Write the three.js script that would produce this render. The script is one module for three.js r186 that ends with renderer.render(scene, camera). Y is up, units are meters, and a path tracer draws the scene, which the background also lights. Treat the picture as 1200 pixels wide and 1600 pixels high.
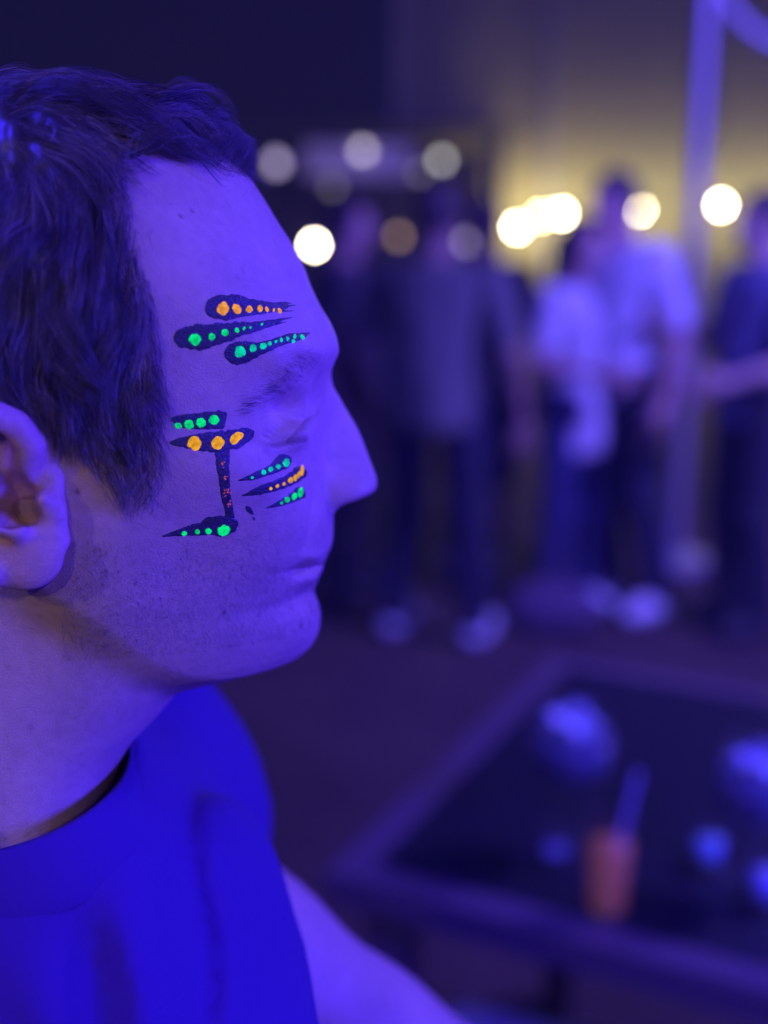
import * as THREE from 'three';
import { mergeGeometries } from 'three/addons/utils/BufferGeometryUtils.js';
import { RectAreaLightUniformsLib } from 'three/addons/lights/RectAreaLightUniformsLib.js';

// ------------------------------------------------------------------ camera, sky, light, exposure
RectAreaLightUniformsLib.init();
const scene = new THREE.Scene();
const camera = new THREE.PerspectiveCamera(46, 0.75, 0.05, 900);
camera.position.set(0, 1.62, 0);
camera.rotation.x = -13.7 * Math.PI / 180;
camera.focus = 0.425;                       // the painted cheek
camera.userData.fStop = 3.0;
scene.add(camera);
camera.updateMatrixWorld();
const renderer = new THREE.WebGLRenderer({ antialias: true });
renderer.toneMapping = THREE.LinearToneMapping;
renderer.toneMappingExposure = 1.0;
renderer.shadowMap.enabled = true;

{ // a clear night sky: dark blue overhead, the town's weak glow low down, the same all round
  const w = 64, h = 64, d = new Float32Array(w * h * 4);
  for (let j = 0; j < h; j++) for (let i = 0; i < w; i++) {
    const e = Math.max(0, Math.sin((j + 0.5) / h * Math.PI - Math.PI / 2)), k = Math.pow(1 - e, 4), o = (j * w + i) * 4;
    d[o] = 0.0022 + 0.006 * k; d[o + 1] = 0.0019 + 0.005 * k; d[o + 2] = 0.0075 + 0.008 * k; d[o + 3] = 1;
  }
  const sky = new THREE.DataTexture(d, w, h, THREE.RGBAFormat, THREE.FloatType);
  sky.mapping = THREE.EquirectangularReflectionMapping; sky.magFilter = THREE.LinearFilter; sky.needsUpdate = true;
  scene.background = sky; scene.environment = sky;
}
const moon = new THREE.DirectionalLight(0xfff4e6, 0.006);
moon.position.set(-6, 14, 4); moon.castShadow = true; moon.name = 'moonlight';
Object.assign(moon.shadow.camera, { left: -12, right: 12, top: 12, bottom: -12, far: 60 });
scene.add(moon);

// ------------------------------------------------------------------ helpers
const V = (x, y, z) => new THREE.Vector3(x, y, z), D2R = Math.PI / 180;
let seed = 20240611;
const rnd = () => { seed |= 0; seed = seed + 0x6D2B79F5 | 0; let t = Math.imul(seed ^ seed >>> 15, 1 | seed); t = t + Math.imul(t ^ t >>> 7, 61 | t) ^ t; return ((t ^ t >>> 14) >>> 0) / 4294967296; };
const rr = (a, b) => a + (b - a) * rnd();
const gauss = () => (rnd() + rnd() + rnd() + rnd() - 2) * 1.2;
const clamp = (x, a = 0, b = 1) => Math.min(b, Math.max(a, x));
const sstep = (a, b, x) => { const t = clamp((x - a) / (b - a)); return t * t * (3 - 2 * t); };
const mix = (a, b, t) => a + (b - a) * t;
const hash = (x, y, z) => { let h = Math.imul(x, 374761393) ^ Math.imul(y, 668265263) ^ Math.imul(z, 2147483647 ^ 1013); h = Math.imul(h ^ h >>> 13, 1274126177); return ((h ^ h >>> 16) >>> 0) / 4294967296; };
function noise(x, y, z = 0) {                            // smooth value noise, -1..1
  const X = Math.floor(x), Y = Math.floor(y), Z = Math.floor(z), f = (t) => t * t * t * (t * (t * 6 - 15) + 10), u = f(x - X), v = f(y - Y), w = f(z - Z);
  let s = 0;
  for (let k = 0; k < 8; k++) { const i = k & 1, j = k >> 1 & 1, l = k >> 2; s += hash(X + i, Y + j, Z + l) * (i ? u : 1 - u) * (j ? v : 1 - v) * (l ? w : 1 - w); }
  return s * 2 - 1;
}
const fbm = (x, y, z, n = 4) => { let s = 0, a = 0.5; for (let k = 0; k < n; k++) { s += a * noise(x, y, z); x = x * 2.03 + 7.1; y = y * 2.03 + 3.3; z = z * 2.03 + 1.7; a *= 0.5; } return s; };
function curve(pts) {                                     // monotone-ish cubic through [t, value] pairs
  const n = pts.length, t = pts.map((p) => p[0]), v = pts.map((p) => p[1]), m = new Array(n).fill(0), s = [];
  for (let i = 0; i < n - 1; i++) s.push((v[i + 1] - v[i]) / (t[i + 1] - t[i]));
  for (let i = 0; i < n; i++) m[i] = i === 0 ? s[0] : i === n - 1 ? s[n - 2] : (s[i - 1] * (t[i + 1] - t[i]) + s[i] * (t[i] - t[i - 1])) / (t[i + 1] - t[i - 1]);
  return (x) => {
    if (x <= t[0]) return v[0]; if (x >= t[n - 1]) return v[n - 1];
    let lo = 0, hi = n - 1; while (hi - lo > 1) { const c = lo + hi >> 1; if (t[c] <= x) lo = c; else hi = c; }
    const h = t[hi] - t[lo], q = (x - t[lo]) / h, a = q * q, b = a * q;
    return (2 * b - 3 * a + 1) * v[lo] + (b - 2 * a + q) * h * m[lo] + (3 * a - 2 * b) * v[hi] + (b - a) * h * m[hi];
  };
}
function surfaceNet(f, lo, hi, cell) {                    // a smooth mesh of f = 0 (inside negative), normals from the field's gradient
  const nx = Math.ceil((hi[0] - lo[0]) / cell) + 1, ny = Math.ceil((hi[1] - lo[1]) / cell) + 1, nz = Math.ceil((hi[2] - lo[2]) / cell) + 1, g = new Float32Array(nx * ny * nz);
  for (let k = 0, i = 0; k < nz; k++) for (let j = 0; j < ny; j++) for (let a = 0; a < nx; a++) g[i++] = f(lo[0] + a * cell, lo[1] + j * cell, lo[2] + k * cell);
  const id = new Int32Array(nx * ny * nz).fill(-1), pos = [], idx = [], at = (a, j, k) => (k * ny + j) * nx + a;
  for (let k = 0; k < nz - 1; k++) for (let j = 0; j < ny - 1; j++) for (let a = 0; a < nx - 1; a++) {
    let sx = 0, sy = 0, sz = 0, n = 0, mask = 0;
    const c = []; for (let q = 0; q < 8; q++) { c.push(g[at(a + (q & 1), j + (q >> 1 & 1), k + (q >> 2))]); if (c[q] < 0) mask |= 1 << q; }
    if (mask === 0 || mask === 255) continue;
    for (let q = 0; q < 8; q++) for (const b of [1, 2, 4]) if (!(q & b)) {
      const p = q | b; if ((c[q] < 0) === (c[p] < 0)) continue;
      const t = c[q] / (c[q] - c[p]); sx += (q & 1) + (b === 1 ? t : 0); sy += (q >> 1 & 1) + (b === 2 ? t : 0); sz += (q >> 2) + (b === 4 ? t : 0); n++;
    }
    id[at(a, j, k)] = pos.length / 3; pos.push(lo[0] + (a + sx / n) * cell, lo[1] + (j + sy / n) * cell, lo[2] + (k + sz / n) * cell);
  }
  const quad = (a, b, c, d, flip) => { if (a < 0 || b < 0 || c < 0 || d < 0) return; if (flip) idx.push(a, c, b, a, d, c); else idx.push(a, b, c, a, c, d); };
  for (let k = 1; k < nz - 1; k++) for (let j = 1; j < ny - 1; j++) for (let a = 1; a < nx - 1; a++) {
    const s = g[at(a, j, k)] < 0;
    if (s !== g[at(a + 1, j, k)] < 0) quad(id[at(a, j - 1, k - 1)], id[at(a, j, k - 1)], id[at(a, j, k)], id[at(a, j - 1, k)], !s);
    if (s !== g[at(a, j + 1, k)] < 0) quad(id[at(a - 1, j, k - 1)], id[at(a, j, k - 1)], id[at(a, j, k)], id[at(a - 1, j, k)], s);
    if (s !== g[at(a, j, k + 1)] < 0) quad(id[at(a - 1, j - 1, k)], id[at(a, j - 1, k)], id[at(a, j, k)], id[at(a - 1, j, k)], !s);
  }
  const nor = new Float32Array(pos.length), e = cell * 0.4;
  for (let i = 0; i < pos.length; i += 3) {
    const [x, y, z] = [pos[i], pos[i + 1], pos[i + 2]], a = f(x + e, y, z) - f(x - e, y, z), b = f(x, y + e, z) - f(x, y - e, z), c = f(x, y, z + e) - f(x, y, z - e), l = Math.hypot(a, b, c) || 1;
    nor[i] = a / l; nor[i + 1] = b / l; nor[i + 2] = c / l;
  }
  const geo = new THREE.BufferGeometry();
  geo.setAttribute('position', new THREE.Float32BufferAttribute(pos, 3)); geo.setAttribute('normal', new THREE.BufferAttribute(nor, 3)); geo.setIndex(idx);
  return geo;
}
const smin = (a, b, k) => { const h = Math.max(k - Math.abs(a - b), 0) / k; return Math.min(a, b) - h * h * k * 0.25; };
function capsule(x, y, z, a, b, ra, rb) {                 // distance to a tapered capsule
  const bx = b.x - a.x, by = b.y - a.y, bz = b.z - a.z, px = x - a.x, py = y - a.y, pz = z - a.z, t = clamp((px * bx + py * by + pz * bz) / (bx * bx + by * by + bz * bz));
  return Math.hypot(px - bx * t, py - by * t, pz - bz * t) - mix(ra, rb, t);
}
const ellipsoid = (x, y, z, c, r) => { const p = (x - c.x) / r[0], q = (y - c.y) / r[1], s = (z - c.z) / r[2], k = Math.hypot(p, q, s), l = Math.hypot(p / r[0], q / r[1], s / r[2]); return l < 1e-9 ? -Math.min(...r) : k * (k - 1) / l; };
function boxUV(geo, s = 1) {                              // uv in metres, one slanted plane for the whole piece
  const p = geo.attributes.position, uv = new Float32Array(p.count * 2);
  for (let i = 0; i < p.count; i++) { uv[i * 2] = (p.getX(i) * 0.8 + p.getZ(i) * 0.6) * s; uv[i * 2 + 1] = (p.getY(i) * 0.9 + p.getZ(i) * 0.25) * s; }
  geo.setAttribute('uv', new THREE.BufferAttribute(uv, 2)); return geo;
}
function colored(geo, fn) {                               // vertex colours, linear
  const p = geo.attributes.position, c = new Float32Array(p.count * 3);
  for (let i = 0; i < p.count; i++) { const v = fn(p.getX(i), p.getY(i), p.getZ(i)); c[i * 3] = v[0]; c[i * 3 + 1] = v[1]; c[i * 3 + 2] = v[2]; }
  geo.setAttribute('color', new THREE.BufferAttribute(c, 3)); return geo;
}
function part(name, geo, mat, parent = scene) { const m = new THREE.Mesh(geo, mat); m.name = name; m.castShadow = m.receiveShadow = true; parent.add(m); return m; }
const used = {};
const numbered = (n) => { used[n] = (used[n] ?? -1) + 1; return used[n] ? `${n}_${String(used[n]).padStart(3, '0')}` : n; };
function thing(name, label, category, pos = [0, 0, 0], turn = 0, group) {
  const o = new THREE.Group(); o.name = numbered(name); o.position.set(...pos); o.rotation.y = turn; o.userData = { label, category };
  if (group) o.userData.group = group; scene.add(o); return o;
}
const std = (r, g, b, rough = 0.7, more = {}) => new THREE.MeshPhysicalMaterial({ color: new THREE.Color().setRGB(r, g, b), roughness: rough, ...more });
function tile(n, fn, srgb = false) {                      // a grey or coloured texture that repeats
  const d = new Uint8Array(n * n * 4);
  for (let j = 0; j < n; j++) for (let i = 0; i < n; i++) { const v = fn(i / n, j / n), o = (j * n + i) * 4; for (let c = 0; c < 3; c++) d[o + c] = clamp(Array.isArray(v) ? v[c] : v) * 255; d[o + 3] = 255; }
  const t = new THREE.DataTexture(d, n, n); t.wrapS = t.wrapT = THREE.RepeatWrapping; t.magFilter = THREE.LinearFilter; t.minFilter = THREE.LinearMipmapLinearFilter; t.generateMipmaps = true;
  if (srgb) t.colorSpace = THREE.SRGBColorSpace; t.needsUpdate = true; return t;
}
// tileable noise: the square wrapped on two circles
const tn = (u, v, s, o = 0) => { const a = u * 6.283185, b = v * 6.283185, r = s / 6.283185; return 0.5 * (noise(Math.cos(a) * r + 31 + o, Math.sin(a) * r + Math.cos(b) * r + 17, Math.sin(b) * r + 5 + o) + noise(Math.cos(b) * r + 11, Math.sin(a) * r - Math.sin(b) * r + 47 + o, Math.cos(a) * r + 3)); };
function tubes(paths, widths, sides = 3) {                // many thin tapering fibres in one geometry; paths: arrays of Vector3
  let nv = 0, nt = 0; for (const p of paths) { nv += p.length * sides; nt += (p.length - 1) * sides * 2; }
  const pos = new Float32Array(nv * 3), nor = new Float32Array(nv * 3), idx = new Uint32Array(nt * 3), t = V(), a = V(), b = V(), up = V(); let o = 0, q = 0;
  paths.forEach((p, n) => {
    const w = widths[n], base = o, L = p.length;
    for (let i = 0; i < L; i++) {
      t.subVectors(p[Math.min(i + 1, L - 1)], p[Math.max(i - 1, 0)]).normalize(); up.set(0.31, 0.2, 0.93); if (Math.abs(up.dot(t)) > 0.9) up.set(0.9, 0.4, 0.1);
      a.crossVectors(t, up).normalize(); b.crossVectors(t, a);
      const r = w * 0.5 * (i === L - 1 ? 0.15 : 1 - 0.45 * i / L);
      for (let k = 0; k < sides; k++) {
        const c = Math.cos(k * 6.2832 / sides), s = Math.sin(k * 6.2832 / sides), x = a.x * c + b.x * s, y = a.y * c + b.y * s, z = a.z * c + b.z * s;
        pos[o * 3] = p[i].x + x * r; pos[o * 3 + 1] = p[i].y + y * r; pos[o * 3 + 2] = p[i].z + z * r; nor[o * 3] = x; nor[o * 3 + 1] = y; nor[o * 3 + 2] = z; o++;
        if (i < L - 1) { const k2 = (k + 1) % sides, A = base + i * sides + k, B = base + i * sides + k2; idx.set([A, B, A + sides, B, B + sides, A + sides], q); q += 6; }
      }
    }
  });
  const g = new THREE.BufferGeometry(); g.setAttribute('position', new THREE.BufferAttribute(pos, 3)); g.setAttribute('normal', new THREE.BufferAttribute(nor, 3)); g.setIndex(new THREE.BufferAttribute(idx, 1)); return g;
}
// where a thing stands, surveyed from the photograph: sight line (x, y of 1200 x 1600) and distance in metres -> place in the world
const EYE = camera.position.clone(), FL = 800 / Math.tan(23 * D2R), AX = [V(), V(), V()]; camera.matrixWorld.extractBasis(...AX);
const sight = (x, y) => V().addScaledVector(AX[0], (x - 600) / FL).addScaledVector(AX[1], (800 - y) / FL).sub(AX[2]);
const survey = (x, y, d) => sight(x, y).multiplyScalar(d).add(EYE);
const onHeight = (x, y, h) => { const s = sight(x, y); return s.multiplyScalar((h - EYE.y) / s.y).add(EYE); };

// ------------------------------------------------------------------ the man in the foreground: head
// Head axes in centimetres: x forward, y up, z to his right (the side seen); the origin on the neck's line at mouth height.
const headAt = survey(135.5, 800, 0.48), headTurn = new THREE.Matrix4().makeRotationX(-6.7 * D2R).multiply(new THREE.Matrix4().makeRotationY(9 * D2R));
const headMatrix = new THREE.Matrix4().makeTranslation(headAt.x, headAt.y, headAt.z).multiply(headTurn).multiply(new THREE.Matrix4().makeScale(0.01, 0.01, 0.01)), headInverse = headMatrix.clone().invert();
const eyeH = EYE.clone().applyMatrix4(headInverse);
const lineH = (x, y) => survey(x, y, 1).applyMatrix4(headInverse).sub(eyeH).normalize();
const onPlane = (x, y, z) => { const d = lineH(x, y); return eyeH.clone().addScaledVector(d, (z - eyeH.z) / d.z); };
const viewOf = (p) => { const w = p.clone().applyMatrix4(headMatrix).sub(EYE), d = -w.dot(AX[2]); return [600 + w.dot(AX[0]) / d * FL, 800 - w.dot(AX[1]) / d * FL]; };
const mid = (x, y) => { const p = onPlane(x, y, 0); return [p.y, p.x]; };
const byY = (pts) => curve(pts.slice().sort((a, b) => a[0] - b[0]));
const yAt = (y) => mid(450, y)[0];

// profile of the skull and face in the middle plane (nose apart), then the back of the head
const FIT = [];
const faceLine = [[160, 163], [215, 184], [280, 210], [335, 236], [383, 275], [410, 313], [432, 350], [455, 387], [472, 420], [483, 450], [497, 480], [513, 507], [523, 533], [525, 550], [519, 566], [510, 587], [506, 610], [503, 640], [501, 680], [502, 720], [506, 750], [512, 775], [518, 795], [519, 827], [517, 847], [511, 862], [508, 870], [503, 885], [500, 892], [496, 905], [490, 917], [491, 926], [497, 941], [500, 960], [499, 975], [493, 994], [480, 1011], [457, 1024], [425, 1031]];
const front = byY(faceLine.map(([x, y], i) => { const m = mid(x, y); return [m[0], m[1] + (FIT[i] ?? 0)]; }));
const noseLine = [[519, 566], [517, 587], [522, 607], [530, 620], [537, 633], [557, 667], [568, 692], [577, 717], [584, 735], [588, 748], [588, 758], [581, 769], [563, 777], [545, 781], [530, 786], [521, 797], [519, 827]].map(([x, y]) => mid(x, y));
const noseX = byY(noseLine), noseTop = noseLine[0][0], noseEnd = noseLine[noseLine.length - 1][0];
const back = byY([[60, 163], [20, 166], [-60, 186], [-130, 230], [-180, 300], [-208, 400], [-215, 500], [-208, 600], [-185, 700], [-150, 780], [-120, 860], [-108, 950], [-105, 1060]].map(([x, y]) => mid(x, y)));
const topY = mid(110, 161)[0];
const half = byY([[161, 0.3], [164, 1.7], [171, 2.9], [185, 4.1], [205, 5.05], [235, 5.85], [275, 6.5], [330, 7.0], [400, 7.45], [480, 7.65], [560, 7.6], [650, 7.3], [740, 7.05], [800, 6.8], [860, 6.55], [920, 6.25], [980, 5.85], [1030, 5.4], [1080, 5.0]].map(([y, w]) => [yAt(y), w]));
const power = byY([[161, 2], [300, 2.15], [420, 2.35], [560, 2.45], [700, 2.3], [800, 2.1], [900, 1.95], [1000, 1.85], [1060, 1.8]].map(([y, w]) => [yAt(y), w]));
const midX = byY([[161, mid(110, 161)[1]], [230, mid(105, 230)[1]], [330, -0.4], [450, 0], [900, 0], [1080, -0.5]].map(([y, x]) => [yAt(y), x]));
const neckFront = byY([[330, 960], [318, 1010], [303, 1043], [281, 1069], [250, 1105], [215, 1140], [190, 1185], [178, 1230], [180, 1290], [200, 1360], [240, 1440]].map(([x, y]) => mid(x, y)));
const neckBack = byY([[-108, 900], [-110, 1000], [-115, 1080], [-135, 1180], [-175, 1290], [-230, 1400]].map(([x, y]) => mid(x, y)));
const neckHalf = byY([[900, 5.7], [1000, 5.6], [1100, 5.6], [1180, 5.8], [1250, 6.1], [1310, 6.5], [1370, 7.0], [1440, 7.5]].map(([y, w]) => [yAt(y), w]));
const jawY = curve([[0, -6.75], [20, -6.6], [43, -6.05], [62, -5.2], [82, -3.9], [105, -2.5], [130, -1.6], [180, -1.5]]);
const lastY = yAt(1430);

const bumps = [];                                        // soft forms on the face: [angle, y, width along, width up, turn, height]
function baseR(th, y, parts) {
  const a = Math.abs(th), cz = Math.cos(th), sz = Math.abs(Math.sin(th));
  const shape = (f, b, w, c, n) => { const e = cz > 0 ? f - c : c - b; return Math.pow(Math.pow(Math.abs(cz) / Math.max(e, 0.05), n) + Math.pow(sz / w, n), -1 / n); };
  const yh = Math.max(y, -6.9), c = centreX(y), rh = shape(front(yh), back(y), half(y), c, power(y));
  if (y > 1.5) return rh;
  const cn = c, rn = shape(neckFront(y), neckBack(y), neckHalf(y), cn, 2.1), j = jawY(a / D2R), w = mix(0.55, 1.4, sstep(30, 115, a / D2R)), t = sstep(j - w, j + w * 0.8, y);
  return mix(rn, rh, t);
}
const centreX = (y) => y > 1.5 ? midX(y) : mix(midX(y), -2.2, sstep(-3, -9, y));
function headR(th, y) {
  let r = baseR(th, y);
  const cz = Math.cos(th), z = r * Math.sin(th), az = Math.abs(z), at = Math.abs(th);
  if (cz > 0 && y < noseTop + 0.2 && y > noseEnd - 0.2) {   // nose: a ridge that widens into tip and wings
    const h = Math.max(0, noseX(clamp(y, noseEnd, noseTop)) - front(y)), q = clamp((noseTop - y) / (noseTop - noseEnd)), w = mix(0.85, 1.35, sstep(0.25, 0.8, q));
    r += h * Math.exp(-Math.pow(az / w, 2.3));
    const wing = Math.hypot((az - 1.35) / 0.55, (y - yAt(768)) / 0.55); r += 0.62 * Math.exp(-wing * wing * 1.1);
    const groove = Math.hypot((az - 2.0) / 0.22, (y - yAt(765)) / 0.6); r -= 0.2 * Math.exp(-groove * groove);
  }
  for (const [bt, by, lu, lv, tu, am] of bumps) {
    const du = (at - bt) * r, dv = y - by; if (Math.abs(du) > 3.2 * Math.max(lu, lv) || Math.abs(dv) > 3.2 * Math.max(lu, lv)) continue;
    const c = Math.cos(tu), s = Math.sin(tu), p = (du * c + dv * s) / lu, q = (dv * c - du * s) / lv; r += am * Math.exp(-p * p - q * q);
  }
  return r;
}
const headPoint = (th, y, lift = 0) => { const r = headR(th, y) + lift; return V(centreX(y) + r * Math.cos(th), y, r * Math.sin(th)); };
function outside(p) { const dx = p.x - centreX(p.y); return Math.hypot(dx, p.z) - headR(Math.atan2(p.z, dx), p.y); }
function onHead(x, y) {                                   // where a sight line meets the skin: [angle, height] or null
  const d = lineH(x, y), p = eyeH.clone(); let t = 30, last = 1;
  for (let i = 0; i < 400; i++) { p.copy(eyeH).addScaledVector(d, t); const e = outside(p); if (e < 0.002) break; t += Math.max(0.004, e * 0.45); last = e; if (t > 62) return null; }
  return [Math.atan2(p.z, p.x - centreX(p.y)), p.y];
}
function bump(x, y, lu, lv, turn, am) { const s = onHead(x, y); if (s) bumps.push([Math.abs(s[0]), s[1], lu, lv, turn * D2R, am]); else console.log('bump misses', x, y); }
const forms = [
  [480, 548, 1.3, 0.45, 10, 0.22], [440, 575, 1.4, 0.5, 35, 0.18],                     // brow ridge
  [455, 640, 1.0, 0.75, 0, -0.62], [495, 620, 0.5, 0.8, 0, -0.35],                       // eye hollow, inner corner
  [452, 674, 0.85, 0.50, 15, 0.58],                                                     // ball of the eye under its lids
  [425, 705, 1.3, 0.28, 20, -0.10], [380, 745, 2.4, 1.1, 15, 0.30],                     // under the eye, cheekbone
  [300, 555, 2.2, 2.4, 0, -0.22], [330, 480, 1.6, 1.2, 0, 0.08],                        // temple
  [300, 880, 2.6, 2.0, 0, -0.22], [180, 880, 1.6, 2.4, 0, 0.20],                        // cheek hollow, jaw muscle
  [440, 830, 1.6, 1.6, 0, 0.18], [488, 815, 0.35, 1.3, 15, -0.10],                      // cheek beside the mouth, fold
  [470, 888, 0.4, 0.35, 0, -0.22], [485, 872, 0.8, 0.26, 5, 0.19], [482, 905, 0.9, 0.28, 0, 0.2], [488, 888, 1.3, 0.11, 4, -0.24], [478, 925, 1.2, 0.35, 0, -0.12],
  [470, 975, 1.3, 1.0, 0, 0.15], [250, 930, 3.5, 0.6, -12, 0.05],
];
for (const f of forms) bump(...f);
for (let k = 0; k <= 8; k++) { const q = k / 8; bump(mix(474, 418, q), mix(653, 684, q * q * 0.6 + q * 0.4), 0.24, 0.08, 18, -0.095); }   // crease of the upper lid
for (let k = 0; k <= 6; k++) { const q = k / 6; bump(mix(476, 430, q), mix(690, 700, q), 0.25, 0.06, 10, -0.08); }                          // lid slit

const skin = new THREE.MeshPhysicalMaterial({ vertexColors: true, roughness: 0.52, specularIntensity: 0.55 });
{
  const bt = tile(512, (u, v) => { const a = tn(u, v, 60), b = tn(u, v, 130, 9), c = tn(u, v, 14, 4); return 0.55 + 0.22 * a + 0.22 * b + 0.12 * c - 0.4 * Math.max(0, tn(u, v, 90, 20) - 0.25); });
  skin.bumpMap = bt; skin.bumpScale = 0.00035;
}
function skinTone(p, th, y) {                              // pigment only: mottling, freckles, redder ear, nose and lips, beard growth
  let m = 1 + 0.10 * fbm(p.x * 0.9, p.y * 0.9, p.z * 0.9, 3) + 0.06 * noise(p.x * 4, p.y * 4, p.z * 4) + 0.03 * noise(p.x * 13, p.y * 13, p.z * 13);
  let r = 0.58, g = 0.345, b = 0.30;
  const beard = sstep(2.5, -0.5, y - 0.8 * noise(p.x * 0.7, p.y * 0.7, 3)) * sstep(-9, -6.5, y) * sstep(100 * D2R, 75 * D2R, Math.abs(th));
  const dots = Math.max(0, noise(p.x * 11, p.y * 11, p.z * 11) - 0.2); m *= 1 - beard * (0.10 + 0.16 * dots);
  const f = noise(p.x * 4.1 + 40, p.y * 4.1, p.z * 4.1); if (f > 0.75) m *= 1 - (f - 0.75) * 0.8;
  return [r * m, g * m, b * m];
}
const moles = [[121, 768, 0.10], [350, 957, 0.09], [470, 978, 0.10], [165, 893, 0.07], [160, 914, 0.06], [300, 330, 0.06], [283, 338, 0.07], [463, 402, 0.06]].map(([x, y, r]) => { const s = onHead(x, y); return s ? [headPoint(...s), r] : null; }).filter(Boolean);
function headGrid(nu, nv) {
  const pos = [], col = [], uv = [], idx = [], th = [], ys = [];
  for (let i = 0; i <= nu; i++) { const q = i / nu * 2 - 1; th.push(Math.PI * (q + 0.11 * Math.sin(q * Math.PI) * -1) ); }
  for (let j = 0; j <= nv; j++) { const q = j / nv, k = q < 0.08 ? Math.pow(q / 0.08, 2) * 0.06 : 0.06 + (q - 0.08) / 0.92 * 0.94; ys.push(topY - 0.0005 - (topY - lastY) * k); }
  for (let j = 0; j <= nv; j++) for (let i = 0; i <= nu; i++) {
    const p = headPoint(th[i], ys[j]); pos.push(p.x, p.y, p.z); uv.push(th[i] * 7 / 3, ys[j] / 3);
    const c = skinTone(p, th[i], ys[j]); for (const [m, r] of moles) { const d = p.distanceTo(m); if (d < r * 1.6) { const k = 1 - 0.55 * sstep(r * 1.5, r * 0.5, d); c[0] *= k; c[1] *= k * 0.95; c[2] *= k * 0.9; } } col.push(...c);
  }
  for (let j = 0; j < nv; j++) for (let i = 0; i < nu; i++) { const a = j * (nu + 1) + i, b = a + 1, c = a + nu + 1, d = c + 1; idx.push(a, b, c, b, d, c); }
  const g = new THREE.BufferGeometry(); g.setAttribute('position', new THREE.Float32BufferAttribute(pos, 3)); g.setAttribute('color', new THREE.Float32BufferAttribute(col, 3)); g.setAttribute('uv', new THREE.Float32BufferAttribute(uv, 2)); g.setIndex(idx); g.computeVertexNormals();
  return g;
}
const man = thing('person', 'man in profile in a blue T-shirt with glowing dots painted on his face', 'person');
man.position.copy(headAt); man.quaternion.setFromRotationMatrix(headTurn);
const cm = (g) => { g.scale(0.01, 0.01, 0.01); return g; };
const bodyPieces = [headGrid(420, 460)];

// ------------------------------------------------------------------ ear
const ear = (x, y, z) => onPlane(x, y, z);
{
  const P = (list) => list.map(([x, y, z, r]) => ({ p: ear(x, y, z), r }));
  const helix = P([[34, 742, 7.35, 0.42], [40, 715, 7.55, 0.5], [42, 692, 7.75, 0.55], [25, 667, 8.05, 0.55], [-15, 648, 8.5, 0.52], [-75, 640, 9.0, 0.5], [-128, 672, 9.4, 0.48], [-150, 735, 9.3, 0.45], [-135, 810, 8.9, 0.42], [-90, 868, 8.3, 0.42], [-20, 898, 7.8, 0.45]]);
  const anti = P([[-60, 690, 8.6, 0.42], [-38, 735, 8.6, 0.45], [-24, 780, 8.45, 0.45], [-8, 812, 8.2, 0.42], [24, 828, 7.95, 0.36]]);
  const lobe = ear(38, 868, 7.45), trag = [ear(82, 752, 7.05), ear(80, 800, 7.25), ear(92, 842, 7.1), ear(66, 782, 7.7)], root = ear(62, 690, 6.95), plate = ear(-55, 760, 7.7), bowl = ear(14, 782, 7.95), bowl2 = ear(-8, 710, 8.2), canal = ear(42, 800, 7.2);
  const f = (x, y, z) => {
    let d = 9;
    for (let i = 1; i < helix.length; i++) d = Math.min(d, capsule(x, y, z, helix[i - 1].p, helix[i].p, helix[i - 1].r, helix[i].r));
    let a = 9; for (let i = 1; i < anti.length; i++) a = Math.min(a, capsule(x, y, z, anti[i - 1].p, anti[i].p, anti[i - 1].r, anti[i].r));
    d = smin(d, a, 0.45);
    const lean = (x - plate.x) * 0.42; d = smin(d, ellipsoid(x, y, z + lean, plate, [2.5, 3.2, 0.42]), 0.5);
    d = smin(d, ellipsoid(x, y, z, lobe, [1.3, 1.18, 0.5]), 0.45);
    d = smin(d, ellipsoid(x, y, z, root, [0.85, 1.25, 0.55]), 0.6);
    let t = Math.min(capsule(x, y, z, trag[0], trag[1], 0.42, 0.42), capsule(x, y, z, trag[1], trag[2], 0.42, 0.38)); t = smin(t, capsule(x, y, z, trag[3], trag[1], 0.3, 0.42), 0.4);
    d = smin(d, t, 0.45);
    const cut = (e, k) => { d = -smin(-d, e, k); };
    cut(ellipsoid(x, y, z, bowl, [0.72, 0.92, 1.0]), 0.3); cut(ellipsoid(x, y, z, bowl2, [0.42, 0.8, 0.75]), 0.3); cut(ellipsoid(x, y, z, canal, [0.45, 0.42, 0.8]), 0.25);
    return d;
  };
  const g = surfaceNet(f, [-9.5, -3.4, 5.6], [1.6, 7, 10.6], 0.1);
  colored(g, (x, y, z) => { const m = 1 + 0.1 * noise(x * 3, y * 3, z * 3) + 0.07 * noise(x * 9, y * 9, z * 9); return [0.62 * m, 0.34 * m, 0.30 * m]; }); boxUV(g, 1 / 3);
  bodyPieces.push(g);
}

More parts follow.
